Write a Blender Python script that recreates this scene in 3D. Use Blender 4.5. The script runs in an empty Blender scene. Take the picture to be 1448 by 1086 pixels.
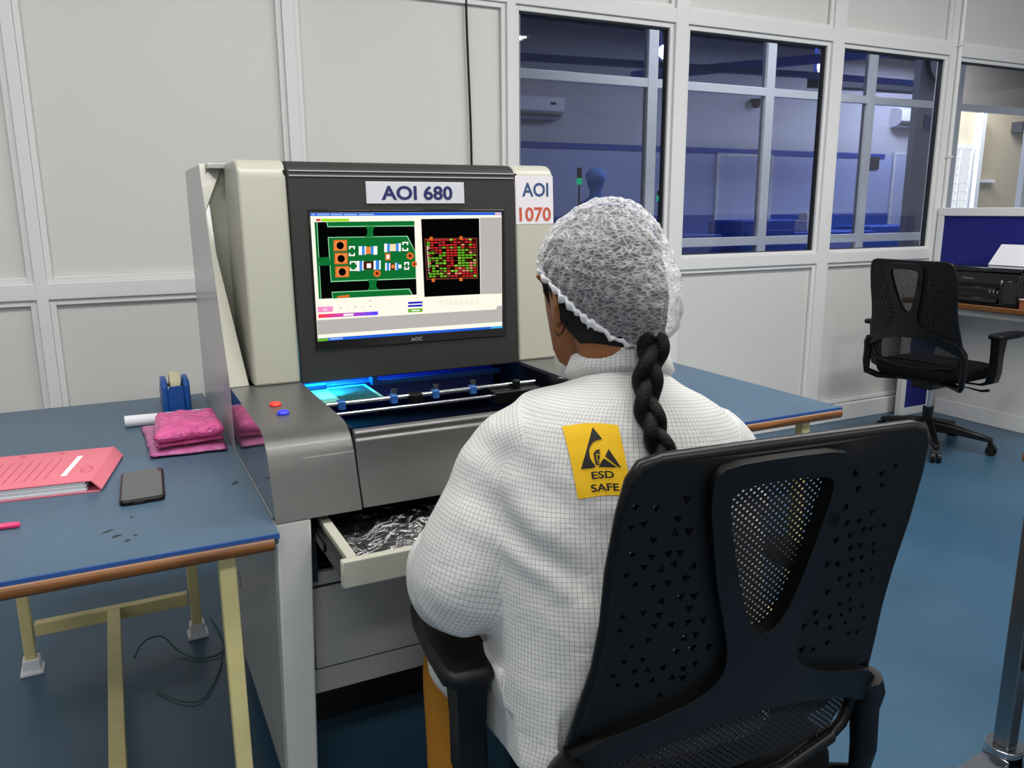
import bpy, bmesh, math, random
from mathutils import Vector, Matrix, noise
from mathutils.bvhtree import BVHTree
from mathutils.geometry import delaunay_2d_cdt
S = bpy.context.scene
COL = S.collection
PI = math.pi
random.seed(7)

# ------------------------------------------------------------------ helpers
def lin(c):
    c = c / 255.0
    return c / 12.92 if c <= .04045 else ((c + .055) / 1.055) ** 2.4

def rgb(r, g, b):
    return (lin(r), lin(g), lin(b), 1.0)

class MB:
    """Collects vertices, faces, material slots and UVs for one mesh."""
    def __init__(s):
        s.v = []; s.f = []; s.m = []; s.uv = {}
    def add(s, vs, fs, m=0):
        o = len(s.v)
        s.v.extend([Vector(p) for p in vs])
        for f in fs:
            s.f.append([o + i for i in f]); s.m.append(m)
        return o
    def box(s, x0, x1, y0, y1, z0, z1, m=0):
        vs = [(x0,y0,z0),(x1,y0,z0),(x1,y1,z0),(x0,y1,z0),(x0,y0,z1),(x1,y0,z1),(x1,y1,z1),(x0,y1,z1)]
        s.hexa(vs, m)
    def hexa(s, vs, m=0):
        s.add(vs, [(3,2,1,0),(4,5,6,7),(0,1,5,4),(1,2,6,5),(2,3,7,6),(3,0,4,7)], m)
    def obox(s, c, size, mat, m=0):
        hx, hy, hz = size[0]/2, size[1]/2, size[2]/2
        vs = [Vector(c) + mat @ Vector(p) for p in [(-hx,-hy,-hz),(hx,-hy,-hz),(hx,hy,-hz),(-hx,hy,-hz),(-hx,-hy,hz),(hx,-hy,hz),(hx,hy,hz),(-hx,hy,hz)]]
        s.hexa(vs, m)
    def bar(s, a, b, w, h, m=0, up=(0,0,1)):
        a, b = Vector(a), Vector(b); d = (b - a).normalized(); u = Vector(up)
        if abs(d.dot(u)) > .98: u = Vector((0,1,0))
        r = d.cross(u).normalized(); u = r.cross(d)
        vs = []
        for p in (a, b):
            for i, j in ((-1,-1),(1,-1),(1,1),(-1,1)):
                vs.append(p + r*(i*w/2) + u*(j*h/2))
        s.add(vs, [(3,2,1,0),(4,5,6,7),(0,1,5,4),(1,2,6,5),(2,3,7,6),(3,0,4,7)], m)
    def prism(s, poly, ext, m=0):
        n = len(poly); ext = Vector(ext)
        a = [Vector(p) for p in poly]; b = [p + ext for p in a]
        s.add(a + b, [tuple(range(n))[::-1], tuple(range(n, 2*n))] + [(i, (i+1) % n, n+(i+1) % n, n+i) for i in range(n)], m)
    def loft(s, rings, cap=True, m=0, closed=True):
        n = len(rings[0]); o = len(s.v)
        for r in rings: s.v.extend([Vector(p) for p in r])
        k = n if closed else n - 1
        for i in range(len(rings) - 1):
            for j in range(k):
                a = o + i*n + j; b = o + i*n + (j+1) % n
                s.f.append([a, b, b + n, a + n]); s.m.append(m)
        if cap and closed:
            s.f.append([o + j for j in range(n)][::-1]); s.m.append(m)
            e = o + (len(rings)-1)*n
            s.f.append([e + j for j in range(n)]); s.m.append(m)
        return o
    def tube(s, pts, rad, n=10, m=0, flat=1.0, cap=True, up=None):
        pts = [Vector(p) for p in pts]
        if not hasattr(rad, '__len__'): rad = [rad]*len(pts)
        rings = []; u = None
        for i, p in enumerate(pts):
            t = (pts[min(i+1, len(pts)-1)] - pts[max(i-1, 0)]).normalized()
            if u is None:
                u = Vector(up) if up else (Vector((0,0,1)) if abs(t.z) < .9 else Vector((0,1,0)))
            u = (u - t*u.dot(t)).normalized(); r = t.cross(u)
            rings.append([p + (r*math.cos(2*PI*j/n) + u*math.sin(2*PI*j/n)*flat)*rad[i] for j in range(n)])
        s.loft(rings, cap, m)
    def cyl(s, a, b, r, n=16, m=0, r2=None):
        s.tube([a, b], [r, r if r2 is None else r2], n, m)
    def lathe(s, prof, c, n=20, m=0, axis=None):
        c = Vector(c); mat = axis or Matrix.Identity(3)
        s.loft([[c + mat @ Vector((r*math.cos(2*PI*j/n), r*math.sin(2*PI*j/n), z)) for j in range(n)] for r, z in prof], True, m)
    def ell(s, c, rad, n=20, k=12, m=0, mat=None):
        mat = mat or Matrix.Identity(3); c = Vector(c); rings = []
        for i in range(k+1):
            t = PI*(i/k); rr = max(math.sin(t), .02); z = -math.cos(t)
            rings.append([c + mat @ Vector((rad[0]*rr*math.cos(2*PI*j/n), rad[1]*rr*math.sin(2*PI*j/n), rad[2]*z)) for j in range(n)])
        s.loft(rings, True, m)
    def mesh(s, name, mats, off=(0,0,0)):
        me = bpy.data.meshes.new(name); off = Vector(off)
        me.from_pydata([v - off for v in s.v], [], s.f)
        for mt in (mats if isinstance(mats, (list, tuple)) else [mats]): me.materials.append(mt)
        me.polygons.foreach_set('material_index', s.m)
        me.update()
        return me

def wloc(o):
    v = Vector((0,0,0))
    while o is not None: v += o.location; o = o.parent
    return v

def smooth(me, ang=35):
    me.polygons.foreach_set('use_smooth', [True]*len(me.polygons))
    if ang < 180: me.set_sharp_from_angle(angle=math.radians(ang))

def build(mb, name, mats, parent=None, bevel=0, seg=2, sm=35, local=False, fix=True, loc=None):
    """Link the collected mesh as ONE object; world coordinates unless local=True."""
    off = Vector((0,0,0))
    if parent is not None and not local: off = wloc(parent)
    if loc is not None: off = Vector(loc)
    me = mb.mesh(name, mats, off)
    if fix:
        bm = bmesh.new(); bm.from_mesh(me); bmesh.ops.recalc_face_normals(bm, faces=bm.faces); bm.to_mesh(me); bm.free()
    if sm: smooth(me, sm)
    o = bpy.data.objects.new(name, me); COL.objects.link(o)
    if parent is not None: o.parent = parent
    if loc is not None: o.location = loc
    if bevel:
        b = o.modifiers.new('edge', 'BEVEL'); b.width = bevel; b.segments = seg; b.limit_method = 'ANGLE'; b.angle_limit = math.radians(40)
        b.harden_normals = False
    return o

def empty(name, label, cat, loc, rz=0, group=None):
    o = bpy.data.objects.new(name, None); COL.objects.link(o); o.empty_display_size = .1
    o.location = loc; o.rotation_euler = (0,0,rz)
    return tag(o, label, cat, group)

def tag(o, label, cat, group=None):
    o['label'] = label; o['category'] = cat
    if group: o['group'] = group
    return o

def struct(o, label=None):
    o['kind'] = 'structure'
    if label: o['label'] = label
    return o

def text_mb(txt, size, bold=0.0, sx=1.0, res=3):
    """Flat lettering as triangles in the XY plane, centred; list of verts, list of faces."""
    cu = bpy.data.curves.new('lettering', 'FONT'); cu.body = txt; cu.size = size; cu.offset = bold*size
    cu.align_x = 'CENTER'; cu.align_y = 'CENTER'; cu.resolution_u = res
    ob = bpy.data.objects.new('lettering', cu); COL.objects.link(ob)
    dg = bpy.context.evaluated_depsgraph_get(); dg.update()
    me = bpy.data.meshes.new_from_object(ob.evaluated_get(dg))
    vs = [Vector((v.co.x*sx, v.co.y, 0)) for v in me.vertices]; fs = [tuple(p.vertices) for p in me.polygons]
    bpy.data.objects.remove(ob); bpy.data.curves.remove(cu); bpy.data.meshes.remove(me)
    if vs:
        cx = (min(v.x for v in vs)+max(v.x for v in vs))/2; cy = (min(v.y for v in vs)+max(v.y for v in vs))/2
        vs = [v - Vector((cx, cy, 0)) for v in vs]
    return vs, fs

def text_fit(txt, w, h, bold=0.0):
    vs, fs = text_mb(txt, 1.0, bold)
    W = max(v.x for v in vs)-min(v.x for v in vs); H = max(v.y for v in vs)-min(v.y for v in vs)
    return [Vector((v.x*w/W, v.y*h/H, 0)) for v in vs], fs

# ------------------------------------------------------------------ materials
def nt(m):
    m.use_nodes = True; return m.node_tree.nodes, m.node_tree.links

def mat(name, col, rough=.5, metal=0.0, spec=.5, var=0.0, vscale=6.0, bump=0.0, bscale=80.0, coat=0.0, emit=None, estr=0.0, sub=0.0):
    m = bpy.data.materials.new(name); N, L = nt(m); p = N['Principled BSDF']
    p.inputs['Base Color'].default_value = col; p.inputs['Roughness'].default_value = rough
    p.inputs['Metallic'].default_value = metal; p.inputs['Specular IOR Level'].default_value = spec
    p.inputs['Coat Weight'].default_value = coat
    if emit:
        p.inputs['Emission Color'].default_value = emit; p.inputs['Emission Strength'].default_value = estr
    if sub:
        p.inputs['Subsurface Weight'].default_value = sub; p.inputs['Subsurface Scale'].default_value = .006
    tc = None
    if var or bump:
        tc = N.new('ShaderNodeTexCoord')
    if var:
        n = N.new('ShaderNodeTexNoise'); n.inputs['Scale'].default_value = vscale; n.inputs['Detail'].default_value = 5
        L.new(tc.outputs['Object'], n.inputs['Vector'])
        r = N.new('ShaderNodeValToRGB'); c = Vector(col[:3])
        r.color_ramp.elements[0].position = .3; r.color_ramp.elements[1].position = .7
        r.color_ramp.elements[0].color = (*(c*(1-var)), 1); r.color_ramp.elements[1].color = (*(c*(1+var)), 1)
        L.new(n.outputs['Fac'], r.inputs['Fac']); L.new(r.outputs['Color'], p.inputs['Base Color'])
    if bump:
        n = N.new('ShaderNodeTexNoise'); n.inputs['Scale'].default_value = bscale; n.inputs['Detail'].default_value = 3
        L.new(tc.outputs['Object'], n.inputs['Vector'])
        b = N.new('ShaderNodeBump'); b.inputs['Strength'].default_value = bump; b.inputs['Distance'].default_value = .002
        L.new(n.outputs['Fac'], b.inputs['Height']); L.new(b.outputs['Normal'], p.inputs['Normal'])
    return m

def emis(name, col, st=1.0):
    m = bpy.data.materials.new(name); N, L = nt(m); N.remove(N['Principled BSDF'])
    e = N.new('ShaderNodeEmission'); e.inputs['Color'].default_value = col; e.inputs['Strength'].default_value = st
    L.new(e.outputs[0], N['Material Output'].inputs['Surface']); return m

def glass(name, tint, gloss=.12, rough=.02):
    """Thin pane: tinted see-through plus a mirror-like sheen."""
    m = bpy.data.materials.new(name); N, L = nt(m); N.remove(N['Principled BSDF'])
    t = N.new('ShaderNodeBsdfTransparent'); t.inputs['Color'].default_value = tint
    g = N.new('ShaderNodeBsdfGlossy'); g.inputs['Roughness'].default_value = rough
    lw = N.new('ShaderNodeLayerWeight'); lw.inputs['Blend'].default_value = .5
    pw = N.new('ShaderNodeMath'); pw.operation = 'POWER'; pw.inputs[1].default_value = 4; L.new(lw.outputs['Facing'], pw.inputs[0])
    f = N.new('ShaderNodeMath'); f.operation = 'MULTIPLY_ADD'; f.inputs[1].default_value = .5; f.inputs[2].default_value = gloss*.15; L.new(pw.outputs[0], f.inputs[0])
    mx = N.new('ShaderNodeMixShader')
    L.new(f.outputs[0], mx.inputs['Fac']); L.new(t.outputs[0], mx.inputs[1]); L.new(g.outputs[0], mx.inputs[2])
    L.new(mx.outputs[0], N['Material Output'].inputs['Surface']); return m

M = {}
M['panel'] = mat('painted panel white', rgb(217,216,213), .36, var=.02, vscale=1.5)
M['frame'] = mat('powder coated white frame', rgb(227,227,227), .3)
M['gasket'] = mat('dark glazing gasket', rgb(40,42,48), .6)
M['pane'] = glass('clear glass pane', (.86,.88,.93,1), .2)
M['bluepane'] = glass('blue film glass pane', (.49,.50,.56,1), .1)
M['ceil'] = mat('ceiling white', rgb(225,225,225), .8)
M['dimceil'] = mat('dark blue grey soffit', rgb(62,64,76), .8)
M['farwall'] = mat('distant wall grey paint', rgb(196,194,198), .7)
M['farblue'] = mat('distant wall blue paint', rgb(46,82,172), .6)
M['stripe'] = mat('dark blue wall stripe', rgb(36,70,160), .6)
M['black'] = mat('black plastic', rgb(9,9,10), .5, spec=.3, bump=.15, bscale=900)
M['blackfab'] = mat('black fabric', rgb(15,15,17), .95, spec=.1, bump=.6, bscale=700)
M['satin'] = mat('satin black plastic', rgb(11,11,12), .36, spec=.3)
M['chrome'] = mat('chrome steel', rgb(200,202,206), .18, 1.0)
M['steel'] = mat('brushed stainless steel', rgb(150,155,158), .32, 1.0)
M['machwhite'] = mat('machine off white paint', rgb(178,178,164), .36, coat=.08)
M['machgrey'] = mat('light grey and shaded off white', rgb(170,172,172), .3, coat=.2)  # on the housing this grey is off-white with its shade mixed in
M['bezel'] = mat('machine dark grey paint', rgb(50,50,49), .48, spec=.2, bump=.12, bscale=1400)
M['deck'] = mat('machine metallic grey paint', rgb(94,94,93), .28, .3, bump=.18, bscale=1500, coat=.1)
M['sidegrey'] = mat('glossy machine side paint', rgb(182,182,180), .32, coat=.1)
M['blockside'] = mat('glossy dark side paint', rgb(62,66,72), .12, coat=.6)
M['cavity'] = mat('black machine interior', rgb(10,11,13), .35)
M['white'] = mat('plain white', rgb(235,235,238), .5)
M['paper'] = mat('white paper', rgb(232,233,238), .8)
M['navyink'] = mat('navy ink', rgb(22,28,92), .6)
M['tealink'] = mat('slate blue ink', rgb(50,78,122), .6)
M['redink'] = mat('brick red ink', rgb(196,84,58), .6)
M['blackink'] = mat('black ink', rgb(18,18,18), .6)
M['cream'] = mat('cream table paint', rgb(228,214,152), .5, var=.08, vscale=12)
M['skin'] = mat('brown skin', rgb(132,80,38), .5, sub=.1, var=.05, vscale=14)
M['hair'] = mat('black hair', rgb(6,5,5), .58, spec=.22, bump=.8, bscale=320)
M['mustard'] = mat('mustard cotton', rgb(196,128,28), .85, var=.08, vscale=20, bump=.4, bscale=300)
M['dkshoe'] = mat('dark sandal leather', rgb(40,32,28), .6)
M['yellow'] = mat('yellow woven patch', rgb(232,184,10), .75, bump=.3, bscale=900)
M['green'] = emis('green signal lamp', (.0,1,.35,1), 1.6)
M['lamp'] = emis('lit lamp glass', (1,1,1,1), 9)
M['day'] = emis('daylight window', (1,1,.96,1), 1.1)
M['beige'] = mat('beige wall paint', rgb(200,186,158), .7)

def floor_mat():
    m = bpy.data.materials.new('blue epoxy floor'); N, L = nt(m); p = N['Principled BSDF']
    tc = N.new('ShaderNodeTexCoord'); n = N.new('ShaderNodeTexNoise'); n.inputs['Scale'].default_value = 1.3; n.inputs['Detail'].default_value = 7; n.inputs['Roughness'].default_value = .6
    L.new(tc.outputs['Object'], n.inputs['Vector'])
    r = N.new('ShaderNodeValToRGB'); r.color_ramp.elements[0].position = .35; r.color_ramp.elements[1].position = .7
    r.color_ramp.elements[0].color = rgb(51,86,112); r.color_ramp.elements[1].color = rgb(62,98,124)
    L.new(n.outputs['Fac'], r.inputs['Fac']); L.new(r.outputs['Color'], p.inputs['Base Color'])
    p.inputs['Roughness'].default_value = .34
    n2 = N.new('ShaderNodeTexNoise'); n2.inputs['Scale'].default_value = 9; L.new(tc.outputs['Object'], n2.inputs['Vector'])
    b = N.new('ShaderNodeBump'); b.inputs['Strength'].default_value = .12; b.inputs['Distance'].default_value = .01
    L.new(n2.outputs['Fac'], b.inputs['Height']); L.new(b.outputs['Normal'], p.inputs['Normal'])
    return m
M['floor'] = floor_mat()

def table_mat():
    m = bpy.data.materials.new('blue table laminate'); N, L = nt(m); p = N['Principled BSDF']
    tc = N.new('ShaderNodeTexCoord'); n = N.new('ShaderNodeTexNoise'); n.inputs['Scale'].default_value = 3; n.inputs['Detail'].default_value = 6
    L.new(tc.outputs['Object'], n.inputs['Vector'])
    r = N.new('ShaderNodeValToRGB'); r.color_ramp.elements[0].position = .3; r.color_ramp.elements[1].position = .75
    r.color_ramp.elements[0].color = rgb(68,92,112); r.color_ramp.elements[1].color = rgb(78,104,124)
    L.new(n.outputs['Fac'], r.inputs['Fac']); L.new(r.outputs['Color'], p.inputs['Base Color'])
    p.inputs['Roughness'].default_value = .42
    return m
M['table'] = table_mat()
M['matedge'] = mat('blue rubber mat edge', rgb(42,82,150), .5)

def wood_mat(name, c0, c1, rough=.4):
    m = bpy.data.materials.new(name); N, L = nt(m); p = N['Principled BSDF']
    tc = N.new('ShaderNodeTexCoord'); mp = N.new('ShaderNodeMapping'); mp.inputs['Scale'].default_value = (4, 60, 60)
    n = N.new('ShaderNodeTexNoise'); n.inputs['Scale'].default_value = 2.2; n.inputs['Detail'].default_value = 6
    L.new(tc.outputs['Object'], mp.inputs['Vector']); L.new(mp.outputs[0], n.inputs['Vector'])
    r = N.new('ShaderNodeValToRGB'); r.color_ramp.elements[0].position = .3; r.color_ramp.elements[1].position = .7
    r.color_ramp.elements[0].color = c0; r.color_ramp.elements[1].color = c1
    L.new(n.outputs['Fac'], r.inputs['Fac']); L.new(r.outputs['Color'], p.inputs['Base Color']); p.inputs['Roughness'].default_value = rough
    return m
M['wood'] = wood_mat('varnished wood edging', rgb(88,50,14), rgb(134,84,30), .38)

def coat_mat():
    """White anti-static cloth woven with a thin dark grid (UV in metres)."""
    m = bpy.data.materials.new('white grid cloth'); N, L = nt(m); p = N['Principled BSDF']
    uv = N.new('ShaderNodeUVMap'); uv.uv_map = 'UVMap'
    sp = N.new('ShaderNodeSeparateXYZ'); L.new(uv.outputs[0], sp.inputs[0])
    outs = []
    for ax in (0, 1):
        d = N.new('ShaderNodeMath'); d.operation = 'DIVIDE'; d.inputs[1].default_value = .0066; L.new(sp.outputs[ax], d.inputs[0])
        f = N.new('ShaderNodeMath'); f.operation = 'FRACT'; L.new(d.outputs[0], f.inputs[0])
        s_ = N.new('ShaderNodeMath'); s_.operation = 'SUBTRACT'; s_.inputs[1].default_value = .5; L.new(f.outputs[0], s_.inputs[0])
        a = N.new('ShaderNodeMath'); a.operation = 'ABSOLUTE'; L.new(s_.outputs[0], a.inputs[0])
        g = N.new('ShaderNodeMath'); g.operation = 'LESS_THAN'; g.inputs[1].default_value = .048; L.new(a.outputs[0], g.inputs[0])
        outs.append(g)
    mx = N.new('ShaderNodeMath'); mx.operation = 'MAXIMUM'; L.new(outs[0].outputs[0], mx.inputs[0]); L.new(outs[1].outputs[0], mx.inputs[1])
    c = N.new('ShaderNodeMix'); c.data_type = 'RGBA'
    c.inputs['A'].default_value = rgb(210,210,208); c.inputs['B'].default_value = rgb(116,118,124)
    fm = N.new('ShaderNodeMath'); fm.operation = 'MULTIPLY'; fm.inputs[1].default_value = .85; L.new(mx.outputs[0], fm.inputs[0])
    L.new(fm.outputs[0], c.inputs['Factor']); L.new(c.outputs['Result'], p.inputs['Base Color'])
    p.inputs['Roughness'].default_value = .75; p.inputs['Sheen Weight'].default_value = .1
    tc = N.new('ShaderNodeTexCoord'); n = N.new('ShaderNodeTexNoise'); n.inputs['Scale'].default_value = 26; n.inputs['Detail'].default_value = 3; n.inputs['Distortion'].default_value = .6
    L.new(tc.outputs['Object'], n.inputs['Vector'])
    b = N.new('ShaderNodeBump'); b.inputs['Strength'].default_value = .3; b.inputs['Distance'].default_value = .008
    L.new(n.outputs['Fac'], b.inputs['Height']); L.new(b.outputs['Normal'], p.inputs['Normal'])
    return m
M['coat'] = coat_mat()

def net_mat():
    """Crinkled see-through white hair net."""
    m = bpy.data.materials.new('crinkled white hair net'); N, L = nt(m); p = N['Principled BSDF']
    tc = N.new('ShaderNodeTexCoord')
    mp = N.new('ShaderNodeMapping'); mp.inputs['Rotation'].default_value = (.2, .75, .3); mp.inputs['Scale'].default_value = (1.0, 1.0, 2.0)
    L.new(tc.outputs['Object'], mp.inputs['Vector'])
    nz = N.new('ShaderNodeTexNoise'); nz.inputs['Scale'].default_value = 30; nz.inputs['Detail'].default_value = 2
    L.new(mp.outputs[0], nz.inputs['Vector'])
    add = N.new('ShaderNodeMix'); add.data_type = 'VECTOR'; add.inputs['Factor'].default_value = .035
    L.new(mp.outputs[0], add.inputs['A']); L.new(nz.outputs['Color'], add.inputs['B'])
    vo = N.new('ShaderNodeTexVoronoi'); vo.feature = 'DISTANCE_TO_EDGE'; vo.inputs['Scale'].default_value = 98
    L.new(add.outputs['Result'], vo.inputs['Vector'])
    r = N.new('ShaderNodeValToRGB'); r.color_ramp.elements[0].position = .0; r.color_ramp.elements[0].color = (.38,.38,.38,1)
    r.color_ramp.elements[1].position = .22; r.color_ramp.elements[1].color = (.13,.13,.13,1)
    L.new(vo.outputs['Distance'], r.inputs['Fac'])
    n2 = N.new('ShaderNodeTexNoise'); n2.inputs['Scale'].default_value = 9; L.new(tc.outputs['Object'], n2.inputs['Vector'])
    ad = N.new('ShaderNodeMath'); ad.operation = 'MULTIPLY_ADD'; ad.inputs[1].default_value = .35; L.new(n2.outputs['Fac'], ad.inputs[0]); 
    sb = N.new('ShaderNodeMath'); sb.operation = 'SUBTRACT'; sb.inputs[1].default_value = .14; L.new(r.outputs['Color'], sb.inputs[0]); L.new(sb.outputs[0], ad.inputs[2])
    lw = N.new('ShaderNodeLayerWeight'); lw.inputs['Blend'].default_value = .5
    pw = N.new('ShaderNodeMath'); pw.operation = 'POWER'; pw.inputs[1].default_value = 3; L.new(lw.outputs['Facing'], pw.inputs[0])
    fa = N.new('ShaderNodeMath'); fa.operation = 'MULTIPLY_ADD'; fa.inputs[1].default_value = .5; fa.use_clamp = True; L.new(pw.outputs[0], fa.inputs[0]); L.new(ad.outputs[0], fa.inputs[2])
    L.new(fa.outputs[0], p.inputs['Alpha'])
    p.inputs['Base Color'].default_value = rgb(235,235,238); p.inputs['Roughness'].default_value = .45
    b = N.new('ShaderNodeBump'); b.inputs['Strength'].default_value = .7; b.inputs['Distance'].default_value = .003; b.invert = True
    L.new(vo.outputs['Distance'], b.inputs['Height']); L.new(b.outputs['Normal'], p.inputs['Normal'])
    return m
M['net'] = net_mat()
M['netband'] = mat('gathered white elastic', rgb(228,228,232), .6, bump=.8, bscale=160)

def mesh_mat():
    """Black open-weave mesh with rows of small holes."""
    m = bpy.data.materials.new('black open mesh fabric'); N, L = nt(m); p = N['Principled BSDF']
    p.inputs['Base Color'].default_value = rgb(18,18,20); p.inputs['Roughness'].default_value = .7
    tc = N.new('ShaderNodeTexCoord'); sp = N.new('ShaderNodeSeparateXYZ'); L.new(tc.outputs['Object'], sp.inputs[0])
    def sn(sock, k):
        a = N.new('ShaderNodeMath'); a.operation = 'MULTIPLY'; a.inputs[1].default_value = k; L.new(sock, a.inputs[0])
        b = N.new('ShaderNodeMath'); b.operation = 'SINE'; L.new(a.outputs[0], b.inputs[0]); return b.outputs[0]
    u = sn(sp.outputs['X'], 2*PI/.0116); v = sn(sp.outputs['Z'], 2*PI/.0100)
    pr = N.new('ShaderNodeMath'); pr.operation = 'MULTIPLY'; L.new(u, pr.inputs[0]); L.new(v, pr.inputs[1])
    g = N.new('ShaderNodeMath'); g.operation = 'LESS_THAN'; g.inputs[1].default_value = .5; L.new(pr.outputs[0], g.inputs[0])
    L.new(g.outputs[0], p.inputs['Alpha']); return m
M['mesh'] = mesh_mat()

def film(name, rough=.05):
    """Clear crumpled film: see-through with mirror glints on the creases."""
    m = bpy.data.materials.new(name); N, L = nt(m); N.remove(N['Principled BSDF'])
    tc = N.new('ShaderNodeTexCoord'); n = N.new('ShaderNodeTexNoise'); n.inputs['Scale'].default_value = 26; n.inputs['Detail'].default_value = 4; n.inputs['Distortion'].default_value = 2.0
    L.new(tc.outputs['Object'], n.inputs['Vector'])
    b = N.new('ShaderNodeBump'); b.inputs['Strength'].default_value = 1.0; b.inputs['Distance'].default_value = .02; L.new(n.outputs['Fac'], b.inputs['Height'])
    t = N.new('ShaderNodeBsdfTransparent'); t.inputs['Color'].default_value = (.9,.9,.9,1)
    g = N.new('ShaderNodeBsdfGlossy'); g.inputs['Roughness'].default_value = rough; L.new(b.outputs['Normal'], g.inputs['Normal'])
    mx = N.new('ShaderNodeMixShader'); mx.inputs['Fac'].default_value = .34
    L.new(t.outputs[0], mx.inputs[1]); L.new(g.outputs[0], mx.inputs[2]); L.new(mx.outputs[0], N['Material Output'].inputs['Surface']); return m

def cat_(pts, k=4):
    pts = [Vector(p) for p in pts]; out = []
    P = [pts[0]] + pts + [pts[-1]]
    for i in range(1, len(P)-2):
        for q in range(k):
            t = q/k; a, b_, c, d = P[i-1], P[i], P[i+1], P[i+2]
            out.append(.5*((2*b_) + (c-a)*t + (2*a-5*b_+4*c-d)*t*t + (3*b_-a-3*c+d)*t**3))
    out.append(P[-2]); return out

def plastic_bag(name, tint, alpha, rough=.12, scale=14, bump=1.0, spec=.6):
    m = bpy.data.materials.new(name); N, L = nt(m); p = N['Principled BSDF']
    p.inputs['Base Color'].default_value = tint; p.inputs['Roughness'].default_value = rough; p.inputs['Alpha'].default_value = alpha
    p.inputs['Specular IOR Level'].default_value = spec
    tc = N.new('ShaderNodeTexCoord'); n = N.new('ShaderNodeTexNoise'); n.inputs['Scale'].default_value = scale; n.inputs['Detail'].default_value = 5; n.inputs['Distortion'].default_value = 1.5
    L.new(tc.outputs['Object'], n.inputs['Vector'])
    b = N.new('ShaderNodeBump'); b.inputs['Strength'].default_value = bump; b.inputs['Distance'].default_value = .02
    L.new(n.outputs['Fac'], b.inputs['Height']); L.new(b.outputs['Normal'], p.inputs['Normal']); return m
# ------------------------------------------------------------------ camera (1448 x 1086 frame)
F_PX = 1134.4; yaw, pit, rol = math.radians(26.399), math.radians(12.281), math.radians(.322)
fwd = Vector((math.sin(yaw)*math.cos(pit), math.cos(yaw)*math.cos(pit), -math.sin(pit)))
rgt = Vector((math.cos(yaw), -math.sin(yaw), 0)); dwn = fwd.cross(rgt)
rgt, dwn = rgt*math.cos(rol) + dwn*math.sin(rol), -rgt*math.sin(rol) + dwn*math.cos(rol)
cam = bpy.data.cameras.new('camera'); co = bpy.data.objects.new('camera', cam); COL.objects.link(co)
cam.sensor_fit = 'HORIZONTAL'; cam.sensor_width = 36; cam.lens = 36*F_PX/1448; cam.clip_end = 60
mt = Matrix((rgt, -dwn, -fwd)).transposed().to_4x4(); mt.translation = (0, 0, 1.3)
co.matrix_world = mt; S.camera = co

# ------------------------------------------------------------------ the room shell
YW = 3.438                                   # face of the partition framing
b = MB(); b.box(-3, 13, -3.5, 10.4, -.05, 0); struct(build(b, 'floor', M['floor'], sm=0))
b = MB(); b.box(-3, 13, -3.5, 3.45, 3.1, 3.15); struct(build(b, 'ceiling', M['ceil'], sm=0))
b = MB(); b.box(-3.05, -3, -3.5, 3.5, 0, 3.1); struct(build(b, 'wall_left', M['panel'], sm=0))
# panels of the partition: solid bays, wall under and over the windows
b = MB(); P0, P1 = YW+.034, YW+.06
posts = [(-2.13, .04), (-1.18, .04), (-.235, .04), (.729, .046), (1.715, .044), (2.663, .076), (3.744, .084), (4.72, .07), (5.85, .08)]
b.box(-3, 1.70, P0, P1, 0, 3.1)
b.box(1.70, 9.5, P0, P1, 0, 1.02); b.box(1.70, 9.5, P0, P1, 2.23, 3.1)
struct(build(b, 'wall_back', M['panel'], sm=0))
b = MB()
for x, w in posts: b.box(x-w/2, x+w/2, YW, P1+.03, 0, 3.1)
for z0, z1 in ((.98, 1.042), (2.197, 2.262)):
    b.box(-3, 9.5, YW+.002, P1+.03, z0, z1)
o = build(b, 'trim_1', M['frame'], bevel=.003, sm=0); struct(o)
# stepped bead round every panel
b = MB()
for (xa, wa), (xb, wb) in zip(posts, posts[1:]):
    x0, x1 = xa+wa/2, xb-wb/2
    for z0, z1 in ((.11, .98), (2.262, 3.1)) + (((1.042, 2.197),) if x1 < 1.75 else ()):
        t = .022
        for (u0, u1, v0, v1) in ((x0, x0+t, z0, z1), (x1-t, x1, z0, z1), (x0+t, x1-t, z0, z0+t), (x0+t, x1-t, z1-t, z1)):
            b.box(u0, u1, YW+.014, YW+.03, v0, v1)
struct(build(b, 'trim_2', M['frame'], bevel=.002, sm=0))
b = MB(); b.box(-3, 4.69, YW-.012, YW+.03, 0, .105); struct(build(b, 'baseboard_back', M['frame'], bevel=.004, sm=0))
# windows: bead frame, dark gasket and pane
bays = [(1.737, 2.625), (2.701, 3.702), (3.786, 4.685), (4.755, 5.81)]
for i, (x0, x1) in enumerate(bays):
    z0, z1 = 1.042, 2.197; t = .024
    g = MB(); g.box(x0+.006, x1-.006, YW+.044, YW+.048, z0+.006, z1-.006)
    w = build(g, 'window_%d' % (i+1), M['pane'], sm=0); struct(w)
    f = MB()
    for (u0, u1, v0, v1) in ((x0, x0+t, z0, z1), (x1-t, x1, z0, z1), (x0+t, x1-t, z0, z0+t*.6), (x0+t, x1-t, z1-t, z1)):
        f.box(u0, u1, YW+.016, YW+.06, v0, v1)
    build(f, 'frame', M['frame'], w, bevel=.003, sm=0)
    k = MB(); d = .007
    for (u0, u1, v0, v1) in ((x0+t, x0+t+d, z0+t*.6, z1-t), (x1-t-d, x1-t, z0+t*.6, z1-t), (x0+t, x1-t, z1-t-d, z1-t), (x0+t, x1-t, z0+t*.6, z0+t*.6+d*.6)):
        k.box(u0, u1, YW+.03, YW+.058, v0, v1)
    build(k, 'gasket', M['gasket'], w, sm=0)

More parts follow.
